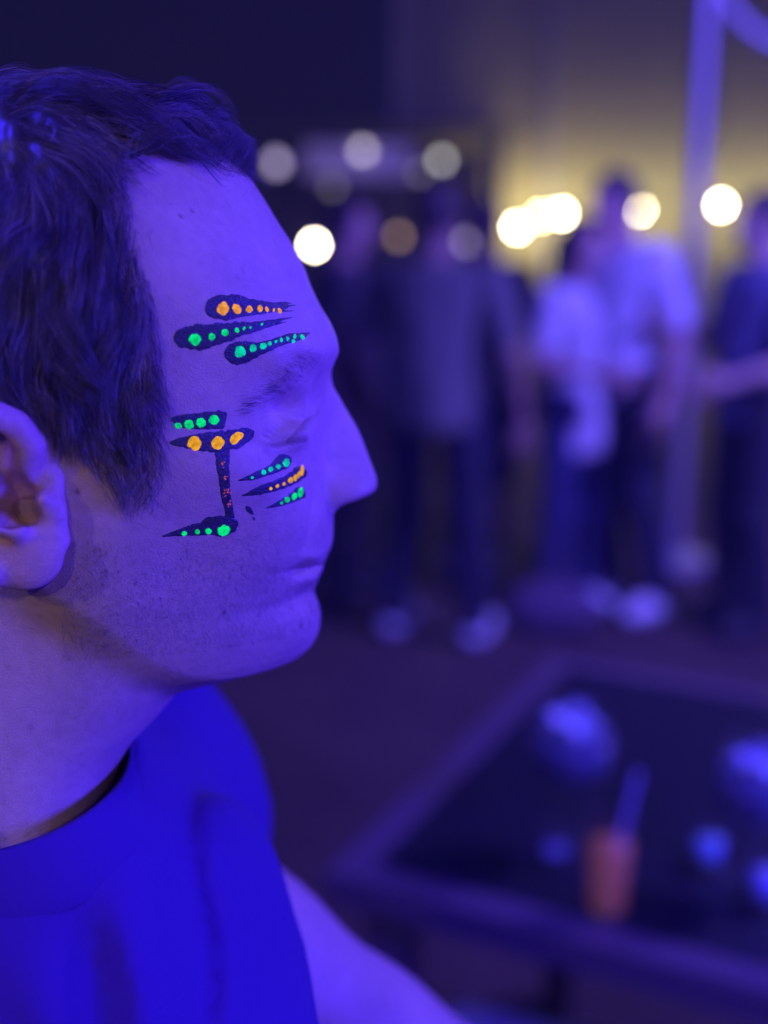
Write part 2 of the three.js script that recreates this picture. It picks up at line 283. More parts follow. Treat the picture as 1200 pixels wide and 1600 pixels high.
// ------------------------------------------------------------------ his torso, arms, trousers
const toHead = headMatrix.clone().invert();
const S = (x, y, d) => survey(x, y, d);
const chain = (pts) => (x, y, z) => { let d = 9; for (let i = 1; i < pts.length; i++) d = smin(d, capsule(x, y, z, pts[i - 1][0], pts[i][0], pts[i - 1][1], pts[i][1]), 0.015); return d; };
const armL = [[S(236, 1380, 0.63), 0.050], [S(372, 1516, 0.63), 0.050], [S(556, 1648, 0.645), 0.046], [S(770, 1775, 0.67), 0.041], [S(930, 1790, 0.92), 0.036], [S(960, 1750, 1.05), 0.027]];
const hipY = 0.93, hip = V(-0.25, hipY, -0.60);
const armR = [[S(-430, 1420, 0.42), 0.05], [V(-0.40, 1.08, -0.36), 0.043], [V(-0.36, 0.86, -0.28), 0.028]];
const collarC = S(-60, 1190, 0.50), collarU = S(-42, 1345, 0.415).sub(collarC), collarW = S(198, 1150, 0.50).sub(collarC), collarN = V().crossVectors(collarU, collarW).normalize(); if (collarN.y < 0) collarN.negate();
const collarAt = (t, s = 1, lift = 0) => collarC.clone().addScaledVector(collarU, Math.cos(t) * s).addScaledVector(collarW, Math.sin(t) * s).addScaledVector(collarN, lift);
const cuu = collarU.dot(collarU), cww = collarW.dot(collarW), cuw = collarU.dot(collarW), cdet = cuu * cww - cuw * cuw;
const torso = V(-0.243, 1.19, -0.60);
let foldEnd = 1;
const folds = [[[[245, 1110], [285, 1195], [306, 1272], [328, 1381], [350, 1556], [360, 1700]], 0.006, 24], [[[318, 1070], [352, 1130], [384, 1205], [392, 1240]], 0.0045, 18], [[[212, 1180], [238, 1250], [262, 1350], [270, 1470], [262, 1600]], 0.0032, 32], [[[150, 1330], [180, 1420], [188, 1560], [180, 1700]], 0.0022, 44], [[[395, 1300], [385, 1420], [392, 1600]], 0.0012, 18]].map(([l, a, b]) => [l.map(([x, y]) => { const p = S(x, y, 0.58); return [p.x, p.y]; }), a, b * 0.58 / FL]);   // drawn on the shirt's front in metres
function side2(line, x, y) {                               // signed distance to a drawn line, fading past its ends
  let best = 1e9, sg = 1; foldEnd = 1;
  for (let i = 1; i < line.length; i++) { const [ax, ay] = line[i - 1], [bx, by] = line[i], ex = bx - ax, ey = by - ay, l2 = ex * ex + ey * ey, t = ((x - ax) * ex + (y - ay) * ey) / l2, q = clamp(t), dx = x - ax - ex * q, dy = y - ay - ey * q, e = Math.hypot(dx, dy); if (e < best) { best = e; sg = ex * dy - ey * dx > 0 ? 1 : -1; const L = Math.sqrt(l2); foldEnd = i === 1 ? sstep(-0.3, 1, t) : 1; } }
  return best * sg;
}
function shirtField(x, y, z) {
  const p = V(x, y, z);
  let d = ellipsoid(x, y, z, torso, [0.158, 0.30, 0.165]);
  d = smin(d, capsule(x, y, z, V(-0.245, 1.10, -0.60), V(-0.25, 0.92, -0.60), 0.145, 0.15), 0.06);
  d = smin(d, capsule(x, y, z, shPts[0], shPts[1], 0.052, 0.056), 0.06);                     // left shoulder
  d = smin(d, capsule(x, y, z, shPts[2], shPts[3], 0.055, 0.065), 0.05);                      // right shoulder
  d = smin(d, ellipsoid(x, y, z, chestAt, [0.115, 0.075, 0.085]), 0.06);
  let s = smin(capsule(x, y, z, shPts[1], armL[0][0], 0.056, 0.058), capsule(x, y, z, armL[0][0], armL[1][0], 0.058, 0.062), 0.02);
  const hem = (x - hemAt.x) * hemN.x + (y - hemAt.y) * hemN.y + (z - hemAt.z) * hemN.z; s = -smin(-s, -hem, 0.006);
  d = smin(d, s, 0.04);
  const e0 = p.clone().sub(collarC), h0 = e0.dot(collarN), a0 = e0.dot(collarU), b0 = e0.dot(collarW), u0 = (a0 * cww - b0 * cuw) / cdet, w0 = (b0 * cuu - a0 * cuw) / cdet, rho = Math.hypot(u0, w0);
  d = smin(d, Math.max((h0 + (rho - 1) * 0.13) * 0.6, (rho - 1.75) * 0.08, -h0 - 0.16), 0.02);   // the yoke slopes away from the neckline
  let r = capsule(x, y, z, shPts[3], armR[0][0], 0.065, 0.062); d = smin(d, r, 0.03);
  // cloth folds: valleys with a ridge beside each, and a slight unevenness
  if (Math.abs(d) < 0.05) for (const [line, deep, wide] of folds) { const e = side2(line, x, y); d += deep * (Math.exp(-e * e / (wide * wide)) - 0.5 * Math.exp(-Math.pow((e - wide * 2.1) / (wide * 1.1), 2)) - 0.5 * Math.exp(-Math.pow((e + wide * 2.1) / (wide * 1.1), 2))) * foldEnd; }
  d += 0.003 * noise(x * 13, y * 7, z * 13);
  // the neck opening
  const open = Math.max((rho - 0.985) * 0.08, -(h0 + 0.05)); return -smin(-d, open, 0.004);
}
const shPts = [S(150, 1135, 0.60), S(218, 1300, 0.635), S(-120, 1230, 0.50), S(-400, 1360, 0.43)], chestAt = S(20, 1440, 0.50);
const hemAt = S(322, 1420, 0.60), hemN = V(0.93, -0.20, 0.15).normalize();
const cotton = std(0.05, 0.004, 0.165, 0.88, { sheen: 0.25, sheenColor: new THREE.Color().setRGB(0.3, 0.25, 0.6), sheenRoughness: 0.6 });
cotton.bumpMap = tile(256, (u, v) => 0.5 + 0.3 * Math.sin(u * 6.2832 * 64) * Math.sin(v * 6.2832 * 64) + 0.25 * tn(u, v, 40)); cotton.bumpScale = 0.0002;
const intoMan = (g) => { g.applyMatrix4(toHead); g.scale(0.01, 0.01, 0.01); return g; };
{
  const g = surfaceNet(shirtField, [-0.66, 0.74, -0.86], [0.05, 1.52, -0.18], 0.0055); boxUV(g, 25);
  const shirt = part('t_shirt', intoMan(g), cotton, man);
  // ribbed neckband standing on the neck opening
  const pos = [], idx = [], uv = [], n = 160, prof = [[0.97, -0.012], [0.985, -0.001], [0.995, 0.0022], [1.01, 0.001], [1.06, -0.006], [1.12, -0.0165], [1.13, -0.021]], m = prof.length;
  for (let i = 0; i <= n; i++) prof.forEach(([s, l], k) => { const q = collarAt(i / n * 6.28318, s, l); pos.push(q.x, q.y, q.z); uv.push(i / n * 14, k * 0.1); });
  for (let i = 0; i < n; i++) for (let k = 0; k < m - 1; k++) { const a = i * m + k, b = a + 1, c = a + m, d = c + 1; idx.push(a, b, c, b, d, c); }
  const cg = new THREE.BufferGeometry(); cg.setAttribute('position', new THREE.Float32BufferAttribute(pos, 3)); cg.setAttribute('uv', new THREE.Float32BufferAttribute(uv, 2)); cg.setIndex(idx); cg.computeVertexNormals();
  part('neckband', intoMan(cg), cotton, shirt);
}
function handGeo(wrist, dir, palmN, s = 1) {              // palm and five bent fingers
  const f = [], side = V().crossVectors(dir, palmN).normalize(), at = (a, b, c) => wrist.clone().addScaledVector(dir, a * s).addScaledVector(side, b * s).addScaledVector(palmN, c * s);
  f.push([at(0, 0, 0), at(0.035, 0, 0), 0.025, 0.028]);
  for (const [b, l] of [[-0.03, 0.068], [-0.010, 0.078], [0.010, 0.074], [0.03, 0.06]]) f.push([at(0.025, b * 0.6, 0), at(0.088, b, 0), 0.015, 0.011], [at(0.088, b, 0), at(0.088 + l * 0.55, b * 1.1, 0.012), 0.0095, 0.0085], [at(0.088 + l * 0.55, b * 1.1, 0.012), at(0.088 + l, b * 1.1, 0.034), 0.0085, 0.0072]);
  f.push([at(0.02, -0.03, 0.005), at(0.06, -0.058, 0.014), 0.016, 0.011], [at(0.06, -0.058, 0.014), at(0.095, -0.066, 0.024), 0.0105, 0.0085]);
  const lo = wrist.clone().addScalar(-0.17 * s), hi = wrist.clone().addScalar(0.17 * s);
  f.forEach((q) => { q[2] *= s; q[3] *= s; });
  const box = new THREE.Box3(); f.forEach(([a, b]) => { box.expandByPoint(a); box.expandByPoint(b); }); box.expandByScalar(0.03);
  return surfaceNet((x, y, z) => { let d = 9; for (const [a, b, ra, rb] of f) d = smin(d, capsule(x, y, z, a, b, ra, rb), 0.006); return d; }, box.min.toArray(), box.max.toArray(), 0.0045 * Math.max(1, s));
}
const plainSkin = (g, r = 0.58, gg = 0.36, b = 0.29) => { boxUV(g, 33); return colored(g, (x, y, z) => { const m = 1 + 0.08 * noise(x * 60, y * 60, z * 60) + 0.06 * noise(x * 300, y * 300, z * 300); return [r * m, gg * m, b * m]; }); };
{
  const fl = chain(armL), fr = chain(armR), boxOf = (pts) => { const b = new THREE.Box3(); pts.forEach(([p, r]) => { b.expandByPoint(p.clone().addScalar(r + 0.01)); b.expandByPoint(p.clone().addScalar(-r - 0.01)); }); return [b.min.toArray(), b.max.toArray()]; };
  const head = (g) => g.applyMatrix4(toHead);
  bodyPieces.push(head(plainSkin(surfaceNet(fl, ...boxOf(armL), 0.008))), head(plainSkin(surfaceNet(fr, ...boxOf(armR), 0.008))));
  const wl = armL[5][0], dl = wl.clone().sub(armL[4][0]).normalize(), wr = armR[2][0];
  bodyPieces.push(head(plainSkin(handGeo(wl, dl, V(0, -1, 0))), ), head(plainSkin(handGeo(wr, V(0.1, -0.98, 0.15).normalize(), V(0.9, 0.1, -0.3).normalize()))));
  // trousers and shoes, below the picture's edge
  const legs = [[V(-0.33, 0.9, -0.56), V(-0.32, 0.5, -0.52), V(-0.31, 0.08, -0.56)], [V(-0.17, 0.9, -0.66), V(-0.15, 0.5, -0.62), V(-0.14, 0.08, -0.66)]];
  const tf = (x, y, z) => { let d = capsule(x, y, z, V(-0.28, 0.9, -0.58), V(-0.22, 0.9, -0.63), 0.125, 0.125); for (const l of legs) { d = smin(d, capsule(x, y, z, l[0], l[1], 0.095, 0.07), 0.05); d = smin(d, capsule(x, y, z, l[1], l[2], 0.07, 0.06), 0.03); } return d + 0.004 * noise(x * 9, y * 9, z * 9); };
  const tg = surfaceNet(tf, [-0.5, 0.02, -0.82], [0.02, 1.05, -0.38], 0.012); boxUV(tg, 4); part('trousers', intoMan(tg), std(0.02, 0.022, 0.035, 0.85), man);
  for (const l of legs) { const q = l[2], g = surfaceNet((x, y, z) => Math.max(smin(ellipsoid(x, y, z, V(q.x + 0.07, 0.045, q.z + 0.02), [0.145, 0.05, 0.05]), capsule(x, y, z, V(q.x, 0.05, q.z), V(q.x, 0.12, q.z), 0.055, 0.055), 0.03), 0.006 - y), [q.x - 0.12, -0.01, q.z - 0.1], [q.x + 0.24, 0.2, q.z + 0.12], 0.008); boxUV(g, 4); part('shoe', intoMan(g), std(0.7, 0.7, 0.7, 0.6), man); }
}

// ------------------------------------------------------------------ hair
const hairLine = [[396, 284], [352, 266], [312, 254], [272, 236], [236, 226], [210, 228], [198, 250], [197, 290], [204, 340], [214, 388], [228, 436], [240, 486], [248, 540], [247, 600], [247, 655], [249, 705], [243, 745], [230, 772], [196, 774], [168, 768], [148, 738], [124, 706], [96, 686], [70, 668], [48, 655], [20, 642], [-30, 622], [-120, 622], [-175, 700], [-195, 820], [-215, 960], [-900, 960], [-900, -300], [396, -300]];
function hairDist(x, y) {                                  // distance inside the hairline, in the same units as the outline
  let d = 1e9, inside = false;
  for (let i = 0, j = hairLine.length - 1; i < hairLine.length; j = i++) {
    const [ax, ay] = hairLine[i], [bx, by] = hairLine[j], ex = bx - ax, ey = by - ay, t = clamp(((x - ax) * ex + (y - ay) * ey) / (ex * ex + ey * ey)); d = Math.min(d, Math.hypot(x - ax - ex * t, y - ay - ey * t));
    if ((ay > y) !== (by > y) && x < (bx - ax) * (y - ay) / (by - ay) + ax) inside = !inside;
  }
  return inside ? d : -d;
}
const nearSide = (p) => viewOf(V(p.x, p.y, Math.abs(p.z)));
const headG = bodyPieces[0], hp = headG.attributes.position, hn = headG.attributes.normal, hi = headG.index;
const tri = [], cum = []; { let acc = 0; const a = V(), b = V(), c = V(), m = V(); for (let i = 0; i < hi.count; i += 3) { a.fromBufferAttribute(hp, hi.getX(i)); if (a.y < -4.5) continue; b.fromBufferAttribute(hp, hi.getX(i + 1)); c.fromBufferAttribute(hp, hi.getX(i + 2)); const ar = m.crossVectors(b.clone().sub(a), c.clone().sub(a)).length(); if (!(ar > 0)) continue; acc += ar * (a.z < -1.5 ? 0.4 : 1); tri.push(i); cum.push(acc); } }
function rootOn() { const r = rnd() * cum[cum.length - 1]; let lo = 0, h2 = cum.length - 1; while (lo < h2) { const c = lo + h2 >> 1; if (cum[c] < r) lo = c + 1; else h2 = c; } const i = tri[lo]; let u = rnd(), v = rnd(); if (u + v > 1) { u = 1 - u; v = 1 - v; } const p = V(), n = V(), q = V(); [[1 - u - v, 0], [u, 1], [v, 2]].forEach(([w, k]) => { p.addScaledVector(q.fromBufferAttribute(hp, hi.getX(i + k)), w); n.addScaledVector(q.fromBufferAttribute(hn, hi.getX(i + k)), w); }); return [p, n.normalize()]; }
const flow = V();
function hairFlow(p, n, sx, sy) {                          // how the hair is combed
  const top = sstep(0.30, 0.72, n.y), fr = sstep(180, 270, sx) * sstep(330, 285, sy), burn = sstep(560, 700, sy) * sstep(60, 140, sx), sgn = p.z >= 0 ? 1 : -1;
  flow.set(mix(-0.05 + 0.42 * burn + 0.30 * sstep(330, 480, sy) * sstep(120, 240, sx), 1, top), mix(-1, -0.05, top), 0.12 * sgn * (1 - top)).normalize();
  if (fr > 0) flow.lerp(V(0.36, 0.9, 0.12 * sgn), fr).normalize();
  return flow;
}
const domeC = V(0.2, 7, 0);
function above(p) {                                        // [height over the scalp, way out]
  if (p.y < 8) { const dx = p.x - centreX(clamp(p.y, -6, topY)); return [outside(p), V(dx * 0.8, 0.05, p.z).normalize()]; }
  const e = p.clone().sub(domeC), L = e.length(); let lo = 0.2, h2 = 1.6; const q = V();
  for (let i = 0; i < 13; i++) { const m = (lo + h2) / 2; q.copy(domeC).addScaledVector(e, m); if (q.y < topY && outside(q) < 0) lo = m; else h2 = m; }
  return [L * (1 - lo), e.divideScalar(L).setY(e.y * 1.3).normalize()];
}
function strand(p0, n0, len, steps, lift, curl, hMax, seedK) {
  const pts = [p0.clone().addScaledVector(n0, -0.05)], [sx, sy] = nearSide(p0), p = p0.clone(), f0 = hairFlow(p0, n0, sx, sy).clone(), d = f0.clone().addScaledVector(n0, lift).normalize(), fr = sstep(180, 270, sx) * sstep(330, 285, sy), k = seedK * 13.7; let s = len / steps;
  for (let i = 1; i <= steps; i++) {
    const q = i / steps; p.addScaledVector(d, s);
    const [o, nrm] = above(p); if (n0.y > 0.2 && sy < 310 && p.x > 0.9 && p.z > -3) { const [vx, vy] = nearSide(p), e = hairDist(vx, vy); if (e < 8 && vx > 190 && vy > 215) { d.y += 0.75; d.x *= 0.6; if (e < -6 && i > 3) s *= 0.35; } }
    if (o < 0.06 + 0.05 * q) p.addScaledVector(nrm, 0.06 + 0.05 * q - o);
    d.addScaledVector(f0, 0.22); d.y -= (0.10 * (1 - fr) + 0.42 * fr * q * q) * q * 1.4; d.x += 0.25 * fr * q; d.addScaledVector(nrm, o > hMax ? -0.55 : o < 0.15 ? 0.12 : -0.05);
    d.x += curl * noise(p0.x * 0.9 + k, p0.y * 0.9, q * 2.2 + p0.z); d.y += curl * noise(p0.x * 0.9 + 50, p0.y * 0.9 + k, q * 2.2 + p0.z); d.z += curl * 0.7 * noise(p0.x * 0.9 + 90, p0.y * 0.9, q * 2.2 + p0.z + k);
    d.normalize(); pts.push(p.clone());
  }
  return pts;
}
const hairs = [], hairW = [], hairT = [];
{
  const steps = 7, taken = []; let made = 0;
  for (let tries = 0; made < 2500 && tries < 60000; tries++) {
    const [p, n] = rootOn(), [sx, sy] = nearSide(p), e = hairDist(sx, sy); if (e < 2) continue;
    const gap = p.z < -1.5 ? 0.4 : 0.27; let close = false; for (const q of taken) if (q.distanceToSquared(p) < gap * gap) { close = true; break; } if (close) continue; taken.push(p);   // evenly spread locks
    made++;
    const top = sstep(0.3, 0.7, n.y), fr = sstep(180, 270, sx) * sstep(330, 285, sy), low = sstep(430, 700, sy), edge = sstep(4, 45, e);
    const len = mix(mix(3.6, 1.6, low), 5.4, top) * mix(mix(0.5, 0.75, low), 1, edge) * rr(0.8, 1.15) * mix(1, 0.36, fr), hMax = mix(mix(1.0, 0.35, low), 0.38, top) * mix(0.5, 1, edge) + 0.35 * fr;
    const guide = strand(p, n, len, steps, mix(mix(0.55, 0.25, low), 0.4, top) + 0.6 * fr, 0.42, hMax, 0), kids = Math.round(mix(13, 17, edge)), spread = 0.36;
    const lockT = 0.4 + 1.5 * Math.pow(rnd(), 1.8), tx = V(rr(-1, 1), rr(-1, 1), rr(-1, 1)).cross(n).normalize(), ty = V().crossVectors(n, tx);
    for (let k = 0; k < kids; k++) {
      const a = rnd() * 6.2832, r = Math.sqrt(rnd()) * spread, off = tx.clone().multiplyScalar(Math.cos(a) * r).addScaledVector(ty, Math.sin(a) * r), root = guide[0].clone().add(off), [ex, ey] = nearSide(root); if (hairDist(ex, ey) < -6 * rnd() - 1) continue;
      const own = strandKid(guide, off, rr(0.7, 1.08), rr(0.3, 0.75)); hairs.push(own); hairW.push(rr(0.010, 0.018)); hairT.push(lockT * (0.55 + 1.3 * Math.pow(rnd(), 2)) + (rnd() < 0.025 ? 3.5 : 0));
    }
  }
  function strandKid(g, off, cut, clump) { const w = V(gauss(), gauss(), gauss()).multiplyScalar(0.10), ph = rnd() * 6.28, fq = rr(3, 7), am = rr(0.01, 0.05), out = []; const L = g.length - 1; for (let i = 0; i <= L; i++) { const q = i / L, f = q * cut * L, i0 = Math.min(L - 1, Math.floor(f)), t = f - i0, p = g[i0].clone().lerp(g[i0 + 1], t); p.addScaledVector(off, 1 - clump * q).addScaledVector(w, q * q); p.x += am * Math.sin(ph + fq * q) * q; p.y += am * Math.cos(ph * 1.7 + fq * q) * q; out.push(p); } return out; }
  // single fine hairs straying over the temple and forehead edge
  for (let k = 0; k < 1700; k++) { const [p, n] = rootOn(), [sx, sy] = nearSide(p), e = hairDist(sx, sy); if (e > 14 || e < -46 || sx < 150 || rnd() > Math.exp(e < 0 ? e / 13 : 0)) { if (rnd() < 0.9) k -= 0.9; continue; } hairs.push(strand(p, n, rr(0.4, 1.5), 7, 0.25, 0.35, 0.3, 1)); hairW.push(0.008); hairT.push(0.8); }
}
const hairMat = std(0.10, 0.068, 0.085, 0.40, { specularIntensity: 1, vertexColors: true });
const tint = (g, fn) => { const n = g.attributes.position.count, c = new Float32Array(n * 3); for (let i = 0; i < n; i++) { const v = fn(i); c[i * 3] = v; c[i * 3 + 1] = v; c[i * 3 + 2] = v; } g.setAttribute('color', new THREE.BufferAttribute(c, 3)); return g; };
{
  const hg = cm(tubes(hairs, hairW, 3)), pos = [], idx = [], map = new Map();           // the dense lower layer of the hair
  const dist = new Float32Array(hp.count).fill(-99); for (let i = 0; i < hp.count; i++) if (hp.getY(i) > -4.5) { const [sx, sy] = nearSide(V(hp.getX(i), hp.getY(i), hp.getZ(i))); dist[i] = hairDist(sx, sy) + 7 * noise(hp.getX(i) * 3, hp.getY(i) * 3, hp.getZ(i) * 3) + 7 * noise(hp.getX(i) * 9, hp.getY(i) * 4, hp.getZ(i) * 9); }
  const vert = (i) => { if (!map.has(i)) { const x = hp.getX(i), y = hp.getY(i), z = hp.getZ(i), l = -0.02 + 0.24 * sstep(36, 80, dist[i]) * (1 + 0.7 * noise(x * 2.2, y * 1.2, z * 2.2)); map.set(i, pos.length / 3); pos.push(x + hn.getX(i) * l, y + hn.getY(i) * l, z + hn.getZ(i) * l); } return map.get(i); };
  for (let i = 0; i < hi.count; i += 3) { const a = hi.getX(i), b = hi.getX(i + 1), c = hi.getX(i + 2); if (Math.min(dist[a], dist[b], dist[c]) > 36) idx.push(vert(a), vert(b), vert(c)); }
  const cg = new THREE.BufferGeometry(); cg.setAttribute('position', new THREE.Float32BufferAttribute(pos, 3)); cg.setIndex(idx); cg.computeVertexNormals(); cm(cg);
  tint(hg, (i) => hairT[Math.floor(i / 24)] ?? 1); tint(cg, () => 0.55);
  part('hair', mergeGeometries([hg, cg]), hairMat, man);
}
// short hairs between two sight points on the skin
function lash(x, y, dx, dy, lift) { const a = onHead(x, y), b = onHead(x + dx, y + dy); if (!a || !b || Math.abs(a[0] - b[0]) > 0.4) return null; const m = [mix(a[0], b[0], 0.5), mix(a[1], b[1], 0.5)]; return [headPoint(a[0], a[1], -0.02), headPoint(m[0], m[1], lift * 0.8), headPoint(b[0], b[1], lift)]; }
{
  const paths = [], w = [];
  for (let k = 0; k < 260; k++) { const q = Math.pow(rnd(), 0.8), x = mix(494, 386, q) + gauss() * 7, y = mix(558, 640, Math.pow(q, 0.85)) + gauss() * (17 - 8 * q), l = rr(10, 24), an = mix(2.3, 3.3, sstep(0.1, 0.75, q)) + gauss() * 0.22, h = lash(x, y, Math.cos(an) * l, -Math.sin(an) * l * 0.8, rr(0.03, 0.1)); if (h) { paths.push(h); w.push(rr(0.006, 0.010)); } }
  part('eyebrow', tint(cm(tubes(paths, w, 3)), () => 1), hairMat, man);
  const lp = [], lw = []; for (let k = 0; k < 22; k++) { const q = k / 21, h = lash(mix(478, 446, q) + gauss(), mix(655, 690, q), mix(10, 6, q), mix(-15, 8, q), rr(0.18, 0.4)); if (h) { lp.push(h); lw.push(0.014); } }
  if (lp.length) part('eyelashes', tint(cm(tubes(lp, lw, 3)), () => 0.8), hairMat, man);
}
{ // stubble
  const paths = [], w = [];
  for (let tries = 0; paths.length < 4200 && tries < 90000; tries++) {
    const [p, n] = rootOn(); if (p.z < -1) continue; const [sx, sy] = viewOf(p); if (sx < 95 || sy < 780) continue;
    let k = sstep(800, 900, sy + 25 * noise(p.x, p.y, 4)) * sstep(1075, 1030, sy) * (sx > 440 && sy < 905 && sy > 800 ? 0.7 : 1) * mix(1, 0.55, sstep(380, 470, sx)); if (rnd() > k * 0.9) continue;
    const d = V(0.25 + gauss() * 0.25, -1, gauss() * 0.2), l = rr(0.10, 0.26); d.addScaledVector(n, -d.dot(n)).normalize().addScaledVector(n, rr(0.15, 0.5)).normalize();
    paths.push([p.clone().addScaledVector(n, -0.02), p.clone().addScaledVector(d, l)]); w.push(rr(0.009, 0.015));
  }
  part('stubble', tint(cm(tubes(paths, w, 3)), () => 0.9), hairMat, man);
}

// ------------------------------------------------------------------ face paint: dark strokes with fluorescent dots
const darkPaint = std(0.045, 0.032, 0.055, 0.42); darkPaint.bumpMap = tile(256, (u, v) => 0.5 + 0.3 * tn(u, v, 30) + 0.25 * tn(u, v, 80, 3)); darkPaint.bumpScale = 0.0004;
const patch = (o) => tile(128, (u, v) => 0.72 + 0.35 * tn(u, v, 9, o) + 0.30 * tn(u, v, 24, o + 5));
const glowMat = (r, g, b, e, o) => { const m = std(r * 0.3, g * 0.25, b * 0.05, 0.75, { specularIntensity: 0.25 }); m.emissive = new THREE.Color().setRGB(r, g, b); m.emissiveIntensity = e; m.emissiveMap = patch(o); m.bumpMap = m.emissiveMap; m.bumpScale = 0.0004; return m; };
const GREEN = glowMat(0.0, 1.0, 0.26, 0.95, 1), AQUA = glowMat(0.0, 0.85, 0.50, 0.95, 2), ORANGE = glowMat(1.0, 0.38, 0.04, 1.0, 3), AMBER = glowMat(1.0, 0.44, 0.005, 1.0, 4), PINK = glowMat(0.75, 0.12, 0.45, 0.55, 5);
const skinAt = (x, y, lift) => { const s = onHead(x, y); return s ? headPoint(s[0], s[1], lift) : null; };
function geoOf(pos, uv, idx) { const g = new THREE.BufferGeometry(); g.setAttribute('position', new THREE.Float32BufferAttribute(pos, 3)); g.setAttribute('uv', new THREE.Float32BufferAttribute(uv, 2)); g.setIndex(idx); g.computeVertexNormals(); return cm(g); }
function strip(pts, rough = 1) {
  const len = [0]; for (let i = 1; i < pts.length; i++) len.push(len[i - 1] + Math.hypot(pts[i][0] - pts[i - 1][0], pts[i][1] - pts[i - 1][1]));
  const fx = curve(pts.map((p, i) => [len[i], p[0]])), fy = curve(pts.map((p, i) => [len[i], p[1]])), fw = curve(pts.map((p, i) => [len[i], p[2]])), L = len[len.length - 1], n = Math.max(8, Math.round(L / 2.5)), pos = [], uv = [], idx = [], across = [-1.04, -1, -0.6, -0.2, 0.2, 0.6, 1, 1.04], k0 = rnd() * 90; let rows = 0;
  for (let i = 0; i <= n; i++) {
    const t = L * i / n, x = fx(t), y = fy(t), tx = fx(Math.min(L, t + 1)) - fx(Math.max(0, t - 1)), ty = fy(Math.min(L, t + 1)) - fy(Math.max(0, t - 1)), l = Math.hypot(tx, ty) || 1, w = Math.max(0.4, fw(t)), row = [];
    for (const a of across) { const q = w * a * (1 + rough * (Math.abs(a) > 0.9 ? 0.10 * noise(t * 0.16 + k0, a > 0 ? 5 : 50) + 0.05 * noise(t * 0.6 + k0, a > 0 ? 5 : 50) : 0)); row.push(skinAt(x - ty / l * q, y + tx / l * q, Math.abs(a) > 1 ? -0.02 : 0.012 + 0.006 * noise(t * 0.2, a * 3, k0))); }
    if (row.some((p) => !p)) continue; rows++; row.forEach((p, k) => { pos.push(p.x, p.y, p.z); uv.push(t / 76, w * across[k] / 76 + k0); });
  }
  const m = across.length; for (let i = 0; i < rows - 1; i++) for (let k = 0; k < m - 1; k++) { const a = i * m + k, b = a + 1, c = a + m, d = c + 1; idx.push(a, b, c, b, d, c); }
  return geoOf(pos, uv, idx);
}
function blob(x, y, rx, ry = rx, turn = 0, bite = 0) {
  const pos = [], uv = [], idx = [], n = 22, k0 = rnd() * 90, c = Math.cos(turn), s = Math.sin(turn), rings = [0.35, 0.7, 0.95, 1.03];
  const put = (q, a, lift) => { const j = 1 + (0.09 * noise(Math.cos(a) * 1.7 + k0, Math.sin(a) * 1.7) + 0.06 * noise(Math.cos(a) * 4 + k0, Math.sin(a) * 4)) * 1.6, b = bite ? 1 - bite * Math.exp(-Math.pow((((a - 1.2 + Math.PI * 3) % 6.28318) - Math.PI) / 0.75, 2)) : 1, u = Math.cos(a) * rx * q * j * b, v = Math.sin(a) * ry * q * j * b, p = skinAt(x + u * c - v * s, y + u * s + v * c, lift); if (!p) return false; pos.push(p.x, p.y, p.z); uv.push(u / 40 + k0, v / 40); return true; };
  if (!put(0, 0, 0.035)) return null;
  for (const [i, q] of rings.entries()) for (let k = 0; k < n; k++) if (!put(q, k / n * 6.28318, [0.034, 0.032, 0.022, 0.002][i])) return null;
  for (let k = 0; k < n; k++) { const k2 = (k + 1) % n; idx.push(0, 1 + k2, 1 + k); for (let i = 0; i < 3; i++) { const a = 1 + i * n + k, b = 1 + i * n + k2; idx.push(a, b, a + n, b, b + n, a + n); } }
  return geoOf(pos, uv, idx);
}
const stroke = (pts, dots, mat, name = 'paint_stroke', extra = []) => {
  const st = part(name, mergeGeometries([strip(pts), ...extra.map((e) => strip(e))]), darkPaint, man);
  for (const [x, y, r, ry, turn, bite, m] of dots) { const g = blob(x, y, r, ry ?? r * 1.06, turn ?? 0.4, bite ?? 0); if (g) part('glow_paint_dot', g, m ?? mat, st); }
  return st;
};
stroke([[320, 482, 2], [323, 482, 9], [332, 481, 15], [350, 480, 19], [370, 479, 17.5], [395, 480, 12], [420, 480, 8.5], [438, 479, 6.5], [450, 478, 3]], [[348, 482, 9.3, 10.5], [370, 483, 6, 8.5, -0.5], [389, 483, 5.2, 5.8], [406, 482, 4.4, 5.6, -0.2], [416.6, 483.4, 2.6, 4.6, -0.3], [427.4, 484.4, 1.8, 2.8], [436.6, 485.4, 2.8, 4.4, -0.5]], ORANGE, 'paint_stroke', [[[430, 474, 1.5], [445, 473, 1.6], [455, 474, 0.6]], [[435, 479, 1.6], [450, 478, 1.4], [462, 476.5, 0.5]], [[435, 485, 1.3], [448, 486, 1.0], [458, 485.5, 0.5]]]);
stroke([[271, 531, 2], [275, 530, 9], [285, 529, 15], [300, 528, 18.5], [326, 524.5, 19], [350, 520, 16], [372, 515, 12], [400, 510, 7.5], [425, 504, 5], [440, 500.5, 2]], [[304.4, 530.4, 9.6, 9], [330.6, 526, 4.8, 5.6], [351, 520, 5.6, 5.4], [370, 516, 3, 4.2, -0.4], [381, 513, 2, 2.8], [391, 511.6, 1.6, 2], [408.6, 506.6, 1.5, 2]], GREEN, 'paint_stroke', [[[415, 504, 2.2], [440, 499, 1.8], [456, 496, 0.6]], [[415, 509, 1.6], [435, 505.5, 1.2], [446, 503, 0.5]]]);
